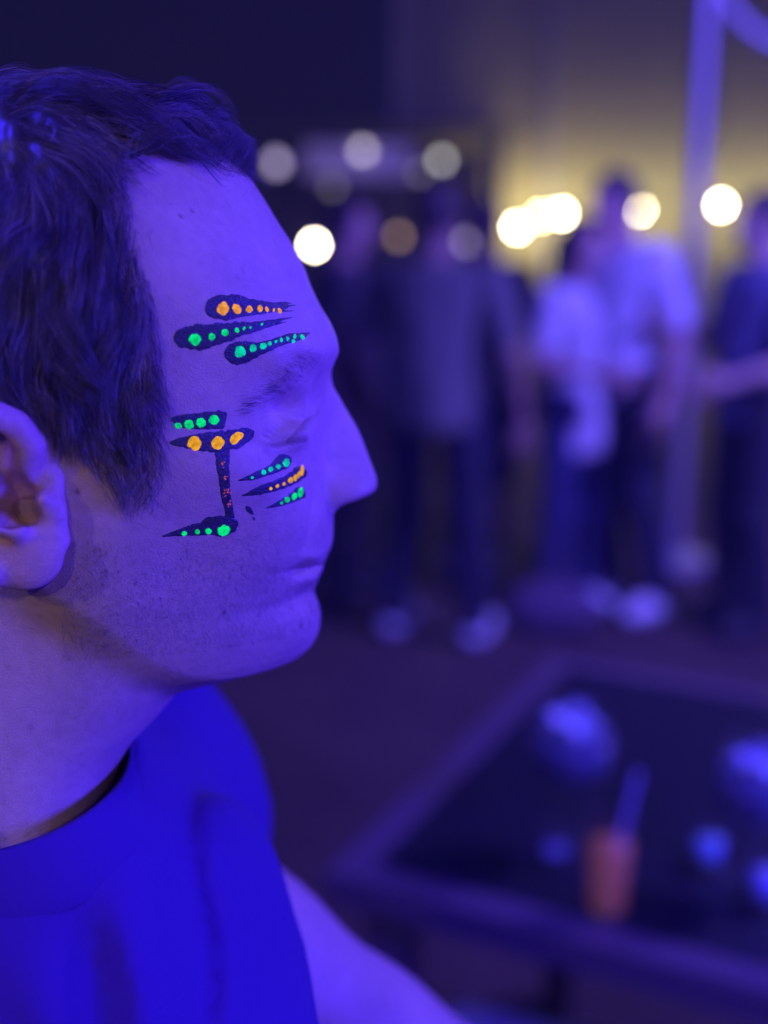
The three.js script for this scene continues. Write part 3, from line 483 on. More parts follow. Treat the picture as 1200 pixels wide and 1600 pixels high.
stroke([[350, 555, 3], [355, 554, 10], [362, 553, 15.5], [376, 551, 17], [394, 547, 13.5], [414, 542, 8.5], [438, 533, 7.4], [458, 527.5, 7], [472, 524.5, 5], [484, 520, 1]], [[374.6, 550, 8.6, 8.8], [395, 544, 5.6, 6], [411, 540.6, 5.4, 5.6, 0.7], [421, 536.6, 3, 3.8, -0.3], [430.6, 533.4, 1.8, 2.6], [439, 531, 2.5, 3.6, -0.2], [449, 529, 2.3, 3.4, -0.2], [460, 526, 2.2, 4, 0.2], [458, 533, 2.4, 3, 0.6], [472, 526.4, 4.6, 3, 0.8]], AQUA);
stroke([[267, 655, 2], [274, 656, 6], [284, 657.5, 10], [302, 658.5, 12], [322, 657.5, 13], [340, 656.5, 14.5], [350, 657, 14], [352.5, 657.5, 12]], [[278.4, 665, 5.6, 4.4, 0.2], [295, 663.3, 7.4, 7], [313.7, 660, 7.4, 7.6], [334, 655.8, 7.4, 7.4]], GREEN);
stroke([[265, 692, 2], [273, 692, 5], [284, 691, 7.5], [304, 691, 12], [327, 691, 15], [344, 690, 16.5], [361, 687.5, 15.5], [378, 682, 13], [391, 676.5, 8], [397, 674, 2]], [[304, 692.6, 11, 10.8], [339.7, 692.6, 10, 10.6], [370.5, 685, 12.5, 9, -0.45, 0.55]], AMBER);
{
  const st = stroke([[347, 700, 13], [347, 708, 12], [347.5, 716, 10.5], [348, 727, 10.6], [349.4, 741, 9.4], [351, 761, 7.6], [353.5, 780, 7.4], [357.5, 794, 6.5], [359, 810, 8]], [], PINK, 'paint_bar');
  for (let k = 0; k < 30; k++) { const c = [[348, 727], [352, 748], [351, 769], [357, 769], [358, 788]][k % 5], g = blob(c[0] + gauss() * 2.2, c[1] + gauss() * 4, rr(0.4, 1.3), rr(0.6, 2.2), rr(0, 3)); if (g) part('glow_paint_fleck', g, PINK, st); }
}
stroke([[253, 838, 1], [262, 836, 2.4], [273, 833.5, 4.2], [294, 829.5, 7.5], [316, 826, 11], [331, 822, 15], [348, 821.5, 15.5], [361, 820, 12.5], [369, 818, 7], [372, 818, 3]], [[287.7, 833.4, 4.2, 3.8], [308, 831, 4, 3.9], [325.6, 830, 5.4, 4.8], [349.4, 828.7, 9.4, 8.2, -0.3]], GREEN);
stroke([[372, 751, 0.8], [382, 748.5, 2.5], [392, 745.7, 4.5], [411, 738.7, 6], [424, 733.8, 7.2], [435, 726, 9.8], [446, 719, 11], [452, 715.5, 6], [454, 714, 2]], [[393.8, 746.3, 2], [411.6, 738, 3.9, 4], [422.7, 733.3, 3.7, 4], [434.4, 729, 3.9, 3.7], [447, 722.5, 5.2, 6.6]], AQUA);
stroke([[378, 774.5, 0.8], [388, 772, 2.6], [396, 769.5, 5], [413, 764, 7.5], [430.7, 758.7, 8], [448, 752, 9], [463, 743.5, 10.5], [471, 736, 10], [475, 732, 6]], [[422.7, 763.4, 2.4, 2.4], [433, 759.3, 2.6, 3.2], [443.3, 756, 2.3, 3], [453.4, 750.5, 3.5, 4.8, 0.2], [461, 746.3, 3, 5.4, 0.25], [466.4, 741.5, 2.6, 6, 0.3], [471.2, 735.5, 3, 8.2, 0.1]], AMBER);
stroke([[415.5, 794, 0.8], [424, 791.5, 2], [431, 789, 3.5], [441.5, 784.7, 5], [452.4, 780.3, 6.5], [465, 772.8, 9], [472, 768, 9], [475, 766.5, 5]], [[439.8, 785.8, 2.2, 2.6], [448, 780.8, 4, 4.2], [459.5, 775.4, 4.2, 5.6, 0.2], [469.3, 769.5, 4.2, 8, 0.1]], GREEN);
part('paint_smudge', mergeGeometries([strip([[384, 791, 1], [388, 795, 4], [392, 800, 3], [395, 804, 1]]), strip([[395, 808, 1], [397, 811, 1.6], [398, 813, 0.6]])]), darkPaint, man);

// ------------------------------------------------------------------ lamps
function flood(label, pos, aim, rgb, strength, w, h) {     // a floodlight on a stand; its light leaves from its glass
  const o = thing('flood_light', label, 'floodlight', [pos.x, 0, pos.z], 0, 'ultraviolet floodlights around the yard'), black = std(0.02, 0.02, 0.022, 0.5), top = new THREE.Group();
  const dir = aim.clone().sub(pos).normalize(), q = new THREE.Quaternion().setFromRotationMatrix(new THREE.Matrix4().lookAt(aim, pos, V(0, 1, 0)));   // +z towards the aim
  const place = (g) => { g.applyQuaternion(q); g.translate(0, pos.y, 0); return g; };
  const frame = []; for (const [x, y, sx, sy] of [[0, h / 2 + 0.015, w + 0.06, 0.03], [0, -h / 2 - 0.015, w + 0.06, 0.03], [w / 2 + 0.015, 0, 0.03, h], [-w / 2 - 0.015, 0, 0.03, h]]) frame.push(new THREE.BoxGeometry(sx, sy, 0.07).translate(x, y, -0.02));
  frame.push(new THREE.BoxGeometry(w + 0.05, h + 0.05, 0.03).translate(0, 0, -0.07)); for (let k = -4; k <= 4; k++) frame.push(new THREE.BoxGeometry(0.006, h * 0.9, 0.04).translate(k * w / 10, 0, -0.10));
  part('housing', place(mergeGeometries(frame)), black, o);
  const glass = std(rgb[0], rgb[1], rgb[2], 0.4); glass.emissive = new THREE.Color().setRGB(...rgb); glass.emissiveIntensity = 1.5; part('glowing_glass', place(new THREE.BoxGeometry(w, h, 0.006).translate(0, 0, -0.01)), glass, o);
  part('post', new THREE.CylinderGeometry(0.02, 0.024, pos.y - h * 0.55, 14).translate(-dir.x * 0.1, (pos.y - h * 0.55) / 2, -dir.z * 0.1), black, o);
  for (let k = 0; k < 3; k++) { const a = k * 2.094 + 0.5; part('foot', new THREE.CylinderGeometry(0.014, 0.014, 0.6, 10).rotateZ(1.15).translate(0.27, 0.13, 0).rotateY(a).translate(-dir.x * 0.1, 0, -dir.z * 0.1), black, o); }
  const l = new THREE.RectAreaLight(new THREE.Color().setRGB(...rgb), strength, w, h); l.name = o.name + '_beam'; l.position.copy(pos).addScaledVector(dir, 0.02); l.lookAt(aim.clone()); scene.add(l);
}
const UV = [0.038, 0.018, 1.0];
const face = headAt.clone().add(V(0.05, 0.03, 0));
flood('black floodlight on a stand in front of the man, beside the camera', V(1.6, 1.80, -0.08), face, UV, 132, 0.55, 0.38);
flood('black floodlight on a tall stand behind the man\'s back', V(-0.95, 2.9, 0.12), face, UV, 85, 0.55, 0.38);
flood('black floodlight on a stand lighting the standing guests from the right', V(2.8, 3.1, -2.6), V(0.75, 0.7, -4.8), [0.15, 0.10, 1.0], 420, 0.55, 0.38);

const bulbGlow = (r, g, b, e) => { const m = std(0.9, 0.85, 0.75, 0.4); m.emissive = new THREE.Color().setRGB(r, g, b); m.emissiveIntensity = e; return m; };
const brass = std(0.03, 0.03, 0.03, 0.5), globeGeo = (r) => new THREE.LatheGeometry([[0.001, -1], [0.5, -0.9], [0.85, -0.55], [1, -0.05], [0.9, 0.45], [0.6, 0.85], [0.42, 1.1], [0.40, 1.3]].map(([x, y]) => new THREE.Vector2(x * r, y * r)), 20), capGeo = new THREE.CylinderGeometry(0.016, 0.018, 0.05, 14);
const WARM = bulbGlow(1, 0.86, 0.56, 85), YELLOW = bulbGlow(1, 0.74, 0.30, 60), DIMW = bulbGlow(1, 0.9, 0.95, 3.0), DIMG = bulbGlow(1, 0.98, 0.9, 3.2), AMB = bulbGlow(1, 0.6, 0.32, 1.8), FAINT = bulbGlow(0.8, 0.7, 0.6, 0.7), LILAC = bulbGlow(0.75, 0.62, 1, 2.0);
function bulb(x, y, d, r, mat, cd, label, group) {
  const p = survey(x, y, d), o = thing('light_bulb', label, 'light bulb', p.toArray(), 0, group);
  part('glowing_globe', globeGeo(r), mat, o); part('socket', capGeo.clone().translate(0, r * 1.3 + 0.02, 0), brass, o);
  if (cd) { const l = new THREE.PointLight(mat.emissive, cd, 0, 2); l.castShadow = true; l.position.copy(p); l.name = o.name + '_lamp'; scene.add(l); }
  return p.add(V(0, r * 1.3 + 0.04, 0));
}
const festoon = [];
const G0 = 'festoon bulbs over the camera';
for (const [x, y, z, label] of [[-1.0, 2.0, 0.35, 'warm bulb hanging left of the camera, at the man\'s back'], [-0.35, 2.15, 0.85, 'warm bulb hanging behind the camera, above its left shoulder'], [0.55, 2.2, 1.0, 'warm bulb hanging behind the camera, above its right shoulder']]) {
  const o = thing('light_bulb', label, 'light bulb', [x, y, z], 0, G0); part('glowing_globe', globeGeo(0.026), WARM, o); part('socket', capGeo.clone().translate(0, 0.054, 0), brass, o);
  const l = new THREE.PointLight(WARM.emissive, 0.085, 0, 2); l.castShadow = true; l.position.set(x, y, z); l.name = o.name + '_lamp'; scene.add(l);
}
const G1 = 'festoon bulbs on the low cable behind the guests';
for (const [x, y, d, m, label] of [
  [491, 383, 9.0, WARM, 'bright bulb just beside the man\'s forehead, leftmost of the lit festoon'], [808, 356, 11.5, WARM, 'bright bulb at the left of the cluster of three'], [845, 338, 11.5, YELLOW, 'yellower bulb in the middle of the cluster of three'],
  [877, 334, 11.5, WARM, 'bright bulb at the right of the cluster of three'], [998, 328, 11.5, WARM, 'bright bulb alone above the guest in pale violet'], [1127, 321, 11.5, WARM, 'bright bulb farthest right, beside the tall pole'], [1262, 316, 11.5, WARM, 'bright bulb of the festoon beyond the picture\'s right edge'], [1400, 318, 11.5, WARM, 'second bright bulb beyond the picture\'s right edge'],
]) festoon.push(bulb(x, y, d, d > 10 ? 0.033 : 0.026, m, d > 10 ? 0.3 : 0.12, label, G1));
bulb(567, 236, 10.0, 0.034, DIMW, 0.01, 'dim white bulb in front of the stall\'s sign board', 'dim bulbs along the stall roof');
bulb(690, 251, 10.0, 0.034, DIMG, 0.01, 'dim white bulb under the right end of the stall roof', 'dim bulbs along the stall roof');
bulb(655, 270, 10.1, 0.034, FAINT, 0, 'faintest bulb below the right end of the sign board', 'dim bulbs along the stall roof');
bulb(520, 292, 10.1, 0.034, FAINT, 0, 'faint bulb under the left end of the sign board', 'dim bulbs along the stall roof');
bulb(432, 256, 9.9, 0.05, LILAC, 0.01, 'lilac bulb just in front of the man\'s quiff', 'dim bulbs along the stall roof');
bulb(623, 370, 9.8, 0.034, AMB, 0.01, 'dim amber bulb above the left shoulder of the guest in grey blue', 'dim bulbs along the stall roof');
bulb(730, 378, 9.8, 0.04, LILAC, 0.0, 'pale lilac bulb above the right shoulder of the guest in grey blue', 'dim bulbs along the stall roof');

function cable(name, label, pts, r = 0.006) { const c = new THREE.CatmullRomCurve3(pts), g = new THREE.TubeGeometry(c, pts.length * 10, r, 6), m = part(numbered(name), g, std(0.015, 0.015, 0.015, 0.6)); m.userData = { label, category: 'cable' }; return m; }
const sag = (pts, dip) => pts.flatMap((p, i) => i < pts.length - 1 ? [p, p.clone().lerp(pts[i + 1], 0.5).add(V(0, -dip, 0))] : [p]);
const fenceTop = [V(-3.4, 1.62, -9.2), ...[festoon[0], festoon[1], festoon[2], festoon[3], festoon[4], festoon[5], festoon[6], festoon[7]], V(6.2, 1.7, -11)];
cable('festoon_cable', 'thin black cable strung over the camera with three bulbs', sag([V(-2.6, 2.3, -0.6), V(-1.0, 2.07, 0.35), V(-0.35, 2.22, 0.85), V(0.55, 2.27, 1.0), V(2.6, 2.6, 1.2)], 0.04));
cable('festoon_cable', 'thin black cable carrying the bright festoon bulbs', sag(fenceTop, 0.05));

// ------------------------------------------------------------------ ground
{
  const n = 512, t = tile(n, (u, v) => { const a = 0.5 + 0.35 * tn(u, v, 7) + 0.3 * tn(u, v, 30, 3) + 0.25 * tn(u, v, 110, 8); return [0.27 + 0.12 * a, 0.205 + 0.10 * a, 0.185 + 0.09 * a]; }, true); t.repeat.set(90, 90);
  const bt = tile(n, (u, v) => 0.5 + 0.4 * tn(u, v, 60, 2) + 0.3 * tn(u, v, 140, 6)); bt.repeat.set(90, 90);
  const m = new THREE.MeshStandardMaterial({ map: t, bumpMap: bt, bumpScale: 0.004, roughness: 0.85 });
  const g = part('ground', new THREE.PlaneGeometry(500, 500).rotateX(-Math.PI / 2), m); g.userData = { kind: 'structure', label: 'dark trodden ground of the yard', category: 'ground' };
}

// ------------------------------------------------------------------ standing guests
function guest(label, foot, turn, o) {
  const h = (o.h ?? 1.74) / 1.74, w = o.w ?? 1, t = thing('person', label, 'person', [foot.x, 0, foot.z], turn, 'guests standing in the yard');
  if (o.tilt) t.quaternion.premultiply(new THREE.Quaternion().setFromAxisAngle(V(0, 0, 1), o.tilt * D2R));   // leaning to one side
  const P = (x, y, z) => V(x * w, y, z);                  // faces +z, own right at -x
  const J = { hipL: P(0.095, 0.92, 0), hipR: P(-0.095, 0.92, 0), kneeL: P(0.11, 0.50, 0.03), kneeR: P(-0.10, 0.50, 0.02), ankL: P(0.12 + (o.step ?? 0) * 0.3, 0.09, -0.02), ankR: P(-0.12, 0.09, -0.03 + (o.step ?? 0)), shL: P(0.175, 1.41, -0.01), shR: P(-0.175, 1.41, -0.01), elL: P(0.25, 1.13, -0.03), elR: P(-0.25, 1.13, -0.03), wrL: P(0.25, 0.88, 0.07), wrR: P(-0.25, 0.88, 0.07), ...(o.pose?.(P) ?? {}) };
  const seg = (list) => (x, y, z) => { let d = 9; for (const [a, b, ra, rb, k] of list) d = smin(d, capsule(x, y, z, a, b, ra, rb), k ?? 0.03); return d; };
  const headC = P(0, 1.625, 0.015);
  const bodyF = (x, y, z) => {
    let d = ellipsoid(x, y, z, headC, [0.075, 0.112, 0.095]); d = smin(d, ellipsoid(x, y, z, P(0, 1.57, 0.045), [0.05, 0.06, 0.06]), 0.03); d = smin(d, capsule(x, y, z, P(0, 1.63, 0.105), P(0, 1.60, 0.122), 0.012, 0.015), 0.015);
    for (const s of [-1, 1]) d = smin(d, ellipsoid(x, y, z, P(0.078 * s / w, 1.615, 0), [0.012, 0.03, 0.018]), 0.01);
    d = smin(d, capsule(x, y, z, P(0, 1.44, -0.015), P(0, 1.56, 0), 0.062, 0.055), 0.03); d = smin(d, capsule(x, y, z, P(0, 1.3, 0), P(0, 1.0, 0), 0.09, 0.09), 0.05);
    for (const s of ['L', 'R']) { d = smin(d, capsule(x, y, z, J['sh' + s], J['el' + s], 0.046, 0.038), 0.02); d = smin(d, capsule(x, y, z, J['el' + s], J['wr' + s], 0.038, 0.026), 0.02); d = smin(d, capsule(x, y, z, J['hip' + s], J['knee' + s], 0.07, 0.05), 0.02); d = smin(d, capsule(x, y, z, J['knee' + s], J['ank' + s], 0.05, 0.035), 0.02); }
    return d;
  };
  const sc = (g) => { g.scale(h, h, h); return g; }, xs = 0.62;
  const pieces = [sc(plainSkin(surfaceNet(bodyF, [-xs, 0.02, -0.3], [xs, 1.78, 0.5], 0.017), ...(o.skin ?? [])))];
  for (const s of ['L', 'R']) { const d = J['wr' + s].clone().sub(J['el' + s]).normalize(); pieces.push(sc(plainSkin(handGeo(J['wr' + s], d, V(s === 'L' ? -1 : 1, 0, 0.25).normalize(), 1), ...(o.skin ?? [])))); }
  part('body', mergeGeometries(pieces), skin, t);
  const sl = o.sleeve ?? 0.45, fold = (x, y, z) => 0.007 * noise(x * 11, y * 6, z * 11) + 0.004 * noise(x * 25, y * 9, z * 25);
  const shirtF = (x, y, z) => { let d = smin(capsule(x, y, z, P(-0.10, 1.36, 0), P(0.10, 1.36, 0), 0.115, 0.115), capsule(x, y, z, P(0, 1.25, 0.005), P(0, o.hem ?? 0.92, 0), 0.15 * w, 0.155 * w), 0.08); for (const s of ['L', 'R']) { const e = J['sh' + s].clone().lerp(J['el' + s], Math.min(1, sl * 1.6)); d = smin(d, capsule(x, y, z, J['sh' + s], e, 0.066, 0.06), 0.03); if (sl > 0.65) d = smin(d, capsule(x, y, z, e, J['wr' + s], 0.055, 0.042), 0.02); } d = Math.max(d, (o.hem ?? 0.92) - 0.06 - y); return d + fold(x, y, z); };
  const g1 = sc(surfaceNet(shirtF, [-xs, 0.6, -0.3], [xs, 1.56, 0.5], 0.017)); boxUV(g1, 4); part(o.topName ?? 't_shirt', g1, o.top, t);
  const legF = (x, y, z) => { let d = capsule(x, y, z, P(-0.06, 0.96, 0), P(0.06, 0.96, 0), 0.125, 0.125); for (const s of ['L', 'R']) { d = smin(d, capsule(x, y, z, J['hip' + s], J['knee' + s], 0.092, 0.072), 0.03); if (!o.shorts) d = smin(d, capsule(x, y, z, J['knee' + s], J['ank' + s], 0.072, 0.06), 0.03); } return Math.max(d, y - 1.02) + fold(x, y, z); };
  const g2 = sc(surfaceNet(legF, [-0.4, 0.02, -0.3], [0.4, 1.06, 0.35], 0.017)); boxUV(g2, 4); part(o.shorts ? 'shorts' : 'trousers', g2, o.legs, t);
  for (const s of ['L', 'R']) { const q = J['ank' + s], g = sc(surfaceNet((x, y, z) => Math.max(smin(ellipsoid(x, y, z, V(q.x, 0.05, q.z + 0.065), [0.05, 0.052, 0.135]), capsule(x, y, z, V(q.x, 0.05, q.z), V(q.x, 0.10, q.z), 0.048, 0.048), 0.03), 0.004 - y), [q.x - 0.09, -0.01, q.z - 0.12], [q.x + 0.09, 0.18, q.z + 0.24], 0.009)); boxUV(g, 4); part('shoe', g, o.shoe ?? std(0.8, 0.8, 0.8, 0.6), t); }
  const hairF = (x, y, z) => { let d = ellipsoid(x, y, z, headC.clone().add(V(0, 0.018, -0.014)), [0.087, 0.112, 0.10]); if (o.longHair) d = smin(d, capsule(x, y, z, P(0, 1.60, -0.06), P(0, 1.36, -0.10), 0.085, 0.06), 0.04); d += 0.007 * noise(x * 40, y * 25, z * 40); return -smin(-d, ellipsoid(x, y, z, headC.clone().add(V(0, -0.055, 0.095)), [0.085, 0.11, 0.075]), 0.02); };
  const g3 = sc(surfaceNet(hairF, [-0.16, 1.25, -0.2], [0.16, 1.79, 0.15], 0.011)); part('hair', g3, o.hair ?? std(0.05, 0.035, 0.03, 0.5), t);
  return t;
}
const ft = (x, y) => onHeight(x, y, 0), cloth = (r, g, b) => std(r, g, b, 0.9);
const hold = (P) => ({ elR: P(-0.26, 1.14, 0.02), wrR: P(-0.16, 1.12, 0.25) });
guest('man in a grey-blue shirt, nearest of the standing guests, beside the painted man\'s nose', ft(678, 1000), 2.6, { h: 1.74, w: 1.3, top: cloth(0.17, 0.17, 0.14), legs: cloth(0.03, 0.03, 0.05), step: 0.06, skin: [0.42, 0.27, 0.2] });
guest('guest in a white top, between the grey-blue shirt and the tallest guest', ft(885, 955), 0.7, { hem: 0.80, h: 1.62, w: 0.92, top: cloth(0.62, 0.6, 0.62), legs: cloth(0.05, 0.05, 0.14), longHair: true, pose: hold });
guest('tallest guest in a long pale top, below the bulb that hangs alone', ft(985, 955), -0.9, { tilt: 4.5, h: 1.80, w: 1.0, top: cloth(0.62, 0.60, 0.66), legs: cloth(0.03, 0.03, 0.05), hem: 0.96, sleeve: 0.5, pose: hold });
guest('guest in dark clothes with a bare forearm raised, at the picture\'s right edge', ft(1150, 985), -1.25, { h: 1.72, top: cloth(0.16, 0.17, 0.30), legs: cloth(0.03, 0.03, 0.04), pose: (P) => ({ elR: P(-0.27, 1.14, 0.02), wrR: P(-0.20, 1.22, 0.24), elL: P(0.26, 1.12, 0.02), wrL: P(0.18, 1.05, 0.24) }), shoe: cloth(0.05, 0.05, 0.05), skin: [0.6, 0.42, 0.3] });
guest('guest in dark clothes half hidden behind the painted man\'s nose', ft(545, 925), 1.2, { h: 1.70, top: cloth(0.06, 0.05, 0.07), legs: cloth(0.03, 0.025, 0.03), shoe: cloth(0.05, 0.05, 0.05) });
guest('guest in shorts behind the white top, with tan legs', ft(745, 900), 3.0, { h: 1.70, top: cloth(0.08, 0.07, 0.10), legs: cloth(0.05, 0.05, 0.09), shorts: true, skin: [0.5, 0.34, 0.24] });

// ------------------------------------------------------------------ stall behind the guests
{
  const o = thing('market_stall', 'dark wooden stall with a pale sign board under its roof, behind the guests', 'stall'), wood = std(0.06, 0.045, 0.04, 0.75), z0 = -9.9;
  const a = survey(405, 330, 10.2), b = survey(775, 330, 10.2), x0 = a.x, x1 = b.x, z = a.z, dp = 1.5, box = (n, w, h, d, x, y, zz, m = wood) => part(n, new THREE.BoxGeometry(w, h, d).translate(x, y, zz), m, o), cx = (x0 + x1) / 2, W = x1 - x0;
  for (const x of [x0, x1]) for (const q of [z, z - dp]) box('post', 0.09, 2.3, 0.09, x, 1.15, q);
  for (let k = 0; k < 7; k++) box('roof_board', (W + 0.4) / 7 - 0.008, 0.03, dp + 0.5, x0 - 0.2 + (k + 0.5) * (W + 0.4) / 7, 2.35 + 0.004 * (k % 2), z - dp / 2);
  for (let k = 0; k < 8; k++) box('back_board', W / 8 - 0.008, 2.2, 0.02, x0 + (k + 0.5) * W / 8, 1.12, z - dp);
  for (let k = 0; k < 6; k++) box('counter_board', W - 0.1, 0.14, 0.025, cx, 0.12 + k * 0.15, z - 0.02 - 0.003 * (k % 2));
  box('counter_top', W - 0.1, 0.04, 0.5, cx, 1.02, z - 0.22, std(0.12, 0.09, 0.07, 0.6));
  const c = survey(560, 252, 10.1), sw = 165 / FL * 10.1, sh = 50 / FL * 10.1; box('sign_board', sw, sh, 0.03, c.x, c.y, z + 0.07, std(0.75, 0.66, 0.78, 0.7));
}
// ------------------------------------------------------------------ added canvas backdrop, lit by the festoon to stand in for haze
{
  const a = survey(610, 330, 12.0), z = a.z, o = thing('haze_backdrop', 'added beige canvas backdrop behind the bright festoon bulbs, standing in for haze', 'haze_backdrop', [a.x, 0, z]), canvas = std(0.40, 0.375, 0.18, 0.9, { side: THREE.DoubleSide }), pw = 1.5, H = 5.6;
  canvas.bumpMap = tile(128, (u, v) => 0.5 + 0.4 * tn(u, v, 40)); canvas.bumpScale = 0.001;
  for (let k = 0; k < 5; k++) {
    const g = new THREE.BoxGeometry(pw - 0.01, H, 0.012, 24, 30, 1), p = g.attributes.position; for (let i = 0; i < p.count; i++) { const x = p.getX(i), y = p.getY(i); p.setZ(i, p.getZ(i) + 0.025 * Math.sin((x / pw + 0.5) * Math.PI) * (1 + 0.5 * noise(y * 1.1, k)) + 0.012 * noise(x * 4 + k * 9, y * 1.5)); } g.computeVertexNormals();
    boxUV(g, 2); part('canvas_panel', g.translate(0.06 + (k + 0.5) * pw, H / 2, 0), canvas, o); part('post', new THREE.CylinderGeometry(0.03, 0.03, H, 14).translate(0.06 + k * pw, H / 2, 0.05), std(0.5, 0.5, 0.5, 0.5), o);
  }
  part('backdrop_rail', new THREE.CylinderGeometry(0.035, 0.035, pw * 5, 12).rotateZ(Math.PI / 2).translate(pw * 2.5, H + 0.02, 0.02), std(0.5, 0.5, 0.5, 0.5), o);
}
// ------------------------------------------------------------------ pole with a curved arm
{
  const p = onHeight(1053, 880, 0), d = 5.3, t = thing('pole', 'slim metal pole rising past the rightmost bulb, a curved arm near its top', 'pole', [p.x, 0, p.z]), m = std(0.45, 0.42, 0.5, 0.45, { metalness: 0.3 });
  const top = 4.2; part('shaft', new THREE.CylinderGeometry(0.032, 0.038, top, 20).translate(0, top / 2, 0), m, t);
  const q = (x, y) => { const s = sight(x, y); return s.multiplyScalar((p.z - EYE.z) / s.z).add(EYE).sub(V(p.x, 0, p.z)); };
  part('curved_arm', new THREE.TubeGeometry(new THREE.CatmullRomCurve3([V(0, q(1090, -90).y, 0), q(1108, -60), q(1130, -5), q(1165, 40), q(1230, 75), q(1320, 90)]), 40, 0.03, 12), m, t);
  part('base_plate', new THREE.CylinderGeometry(0.16, 0.17, 0.04, 28).translate(0, 0.02, 0), m, t);
}
// ------------------------------------------------------------------ table, bench, drinks
const tableY = 0.75;
{
  const A = onHeight(585, 1352, tableY), B = onHeight(842, 1038, tableY), u = B.clone().sub(A); u.y = 0; const len = u.length(); u.normalize().applyAxisAngle(V(0, 1, 0), -4 * D2R); const v = V(-u.z, 0, u.x); if (v.x < 0) v.negate();
  const ang = Math.atan2(-u.z, u.x), wd = 0.95, c = A.clone().addScaledVector(u, len / 2).addScaledVector(v, wd / 2);
  const o = thing('table', 'square black-topped table with a paler wooden rim, glasses standing on it', 'table', [c.x, 0, c.z], ang), rim = std(0.15, 0.10, 0.11, 0.36), top = std(0.012, 0.012, 0.016, 0.5);
  rim.bumpMap = tile(256, (a, b) => 0.5 + 0.4 * tn(a, b * 0.2, 60)); rim.bumpScale = 0.0006;
  part('top_panel', new THREE.BoxGeometry(len, 0.02, wd).translate(0, tableY - 0.01, 0), top, o);
  for (const s of [-1, 1]) { part('rim', new THREE.BoxGeometry(len + 0.10, 0.045, 0.05).translate(0, tableY - 0.0195, s * (wd / 2 + 0.025)), rim, o); part('rim', new THREE.BoxGeometry(0.05, 0.045, wd - 0.002).translate(s * (len / 2 + 0.025), tableY - 0.0195, 0), rim, o); for (const q of [-1, 1]) part('leg', new THREE.BoxGeometry(0.06, tableY - 0.045, 0.06).translate(s * (len / 2 - 0.02), (tableY - 0.045) / 2, q * (wd / 2 - 0.02)), rim, o); }
  const b1 = onHeight(690, 1556, 0.45), b2 = onHeight(985, 1618, 0.45), bo = thing('bench', 'pale slatted bench at the near side of the table', 'bench', [b1.x, 0, b1.z], Math.atan2(-(b2.z - b1.z), b2.x - b1.x)), bm = std(0.7, 0.66, 0.68, 0.5);
  for (let k = 0; k < 3; k++) part('slat', new THREE.BoxGeometry(0.9, 0.03, 0.09).translate(0.35, 0.435, 0.045 + k * 0.1), bm, bo);
  for (const s of [0.05, 0.65]) part('leg', new THREE.BoxGeometry(0.05, 0.42, 0.26).translate(s, 0.21, 0.145), bm, bo);
}
const clear = new THREE.MeshPhysicalMaterial({ color: 0xffffff, transmission: 1, roughness: 0.03, thickness: 0, ior: 1.5, specularIntensity: 1 });
const lathe = (pts, n = 40) => new THREE.LatheGeometry(pts.map(([x, y]) => new THREE.Vector2(x, y)), n);
const ice = std(0.5, 0.55, 0.6, 0.25), tonic = std(0.14, 0.15, 0.18, 0.25);
function balloon(label, x, y, drink, s = 1) {
  const p = onHeight(x, y, tableY), o = thing('balloon_glass', label, 'glass', [p.x, tableY + 0.001, p.z], 0, 'drinks on the table');
  part('bowl', lathe([[0.006, 0.085], [0.03, 0.092], [0.05, 0.115], [0.058, 0.145], [0.055, 0.175], [0.045, 0.205], [0.0435, 0.205], [0.0535, 0.175], [0.0565, 0.145], [0.0485, 0.117], [0.03, 0.095]].map(([a, b]) => [a * s, b * s])), clear, o);
  part('stem', lathe([[0.0001, 0], [0.038, 0], [0.038, 0.003], [0.012, 0.008], [0.005, 0.02], [0.0045, 0.07], [0.008, 0.086]].map(([a, b]) => [a * s, b * s])), clear, o);
  part('drink', lathe([[0.0001, 0.097], [0.03, 0.098], [0.0475, 0.119], [0.0545, 0.145], [0.053, 0.166], [0.0001, 0.166]].map(([a, b]) => [a * s, b * s])), drink, o);
  for (let k = 0; k < 4; k++) part('ice_cube', new THREE.BoxGeometry(0.024, 0.024, 0.024).rotateX(rnd() * 3).rotateY(rnd() * 3).translate(0.024 * Math.cos(k * 1.7) * s, (0.172 + 0.004 * k) * s, 0.024 * Math.sin(k * 1.7) * s), ice, o);
  return o;
}
balloon('balloon glass with a cloudy iced drink, behind the tumbler of orange drink', 888, 1318, tonic, 1.02);
balloon('balloon glass with a cloudy iced drink, cut by the picture\'s right edge', 1172, 1385, tonic, 0.98);
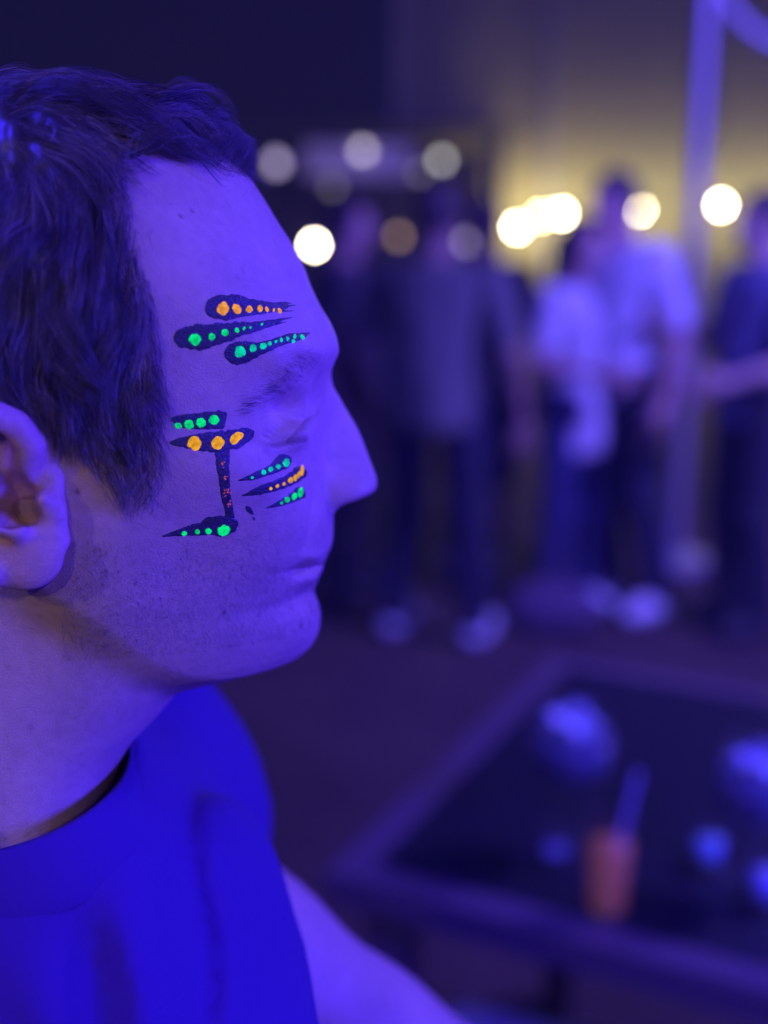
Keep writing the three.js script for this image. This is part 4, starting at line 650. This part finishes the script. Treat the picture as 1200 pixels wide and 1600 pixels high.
function tumbler(label, x, y, r, h, level, drink, straw) {
  const p = onHeight(x, y, tableY), o = thing('tumbler', label, 'glass', [p.x, tableY + 0.001, p.z], 0, 'drinks on the table');
  part('glass', lathe([[0.0001, 0], [r * 0.85, 0], [r, h], [r - 0.002, h], [r * 0.85 - 0.003, 0.008], [0.0001, 0.008]]), clear, o);
  part('drink', lathe([[0.0001, 0.009], [r * 0.85 - 0.004, 0.009], [mix(r * 0.85, r, level / h) - 0.0035, level], [0.0001, level]]), drink, o);
  if (straw) part('straw', new THREE.CylinderGeometry(0.004, 0.004, h * 1.25, 10).rotateZ(-0.2).translate(0.012, h * 0.62 + 0.008, 0), std(0.5, 0.45, 0.6, 0.5), o);
  return o;
}
const orangeDrink = std(0.9, 0.36, 0.08, 0.35); orangeDrink.emissive = new THREE.Color().setRGB(1, 0.30, 0.06); orangeDrink.emissiveIntensity = 0.05;   // faint emission added to brighten a drink that gives no light
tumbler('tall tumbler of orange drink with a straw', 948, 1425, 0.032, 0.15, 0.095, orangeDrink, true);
tumbler('short tumbler of pale drink, left of the glass at the right edge', 1106, 1352, 0.024, 0.05, 0.036, std(0.35, 0.6, 0.75, 0.3), false);
tumbler('short tumbler of pale drink, at the right edge in front of the balloon glass', 1196, 1412, 0.026, 0.06, 0.042, std(0.45, 0.5, 0.75, 0.3), false);
tumbler('small empty-looking tumbler at the stem of the iced balloon glass', 868, 1340, 0.024, 0.055, 0.012, std(0.25, 0.25, 0.4, 0.3), false);
// a cloth bag on the ground among the guests
{
  const p = onHeight(860, 985, 0), g = surfaceNet((x, y, z) => { let d = Math.max(ellipsoid(x, y, z, V(0, 0.09, 0), [0.19, 0.13, 0.10]), 0.002 - y); for (const s of [-1, 1]) d = smin(d, capsule(x, y, z, V(0.09 * s, 0.16, 0.03), V(0, 0.27, 0.03), 0.012, 0.012), 0.02); return d + 0.008 * noise(x * 14, y * 14, z * 14); }, [-0.25, -0.01, -0.15], [0.25, 0.32, 0.15], 0.012); boxUV(g, 5);
  const m = part('bag', g, std(0.13, 0.09, 0.13, 0.9)); m.position.copy(p); m.userData = { label: 'slumped dark cloth bag on the ground before the guests', category: 'bag' };
}
part('body', cm(mergeGeometries(bodyPieces)), skin, man);
scene.fog = new THREE.FogExp2(0xd8dcff, 0.007);
renderer.render(scene, camera);
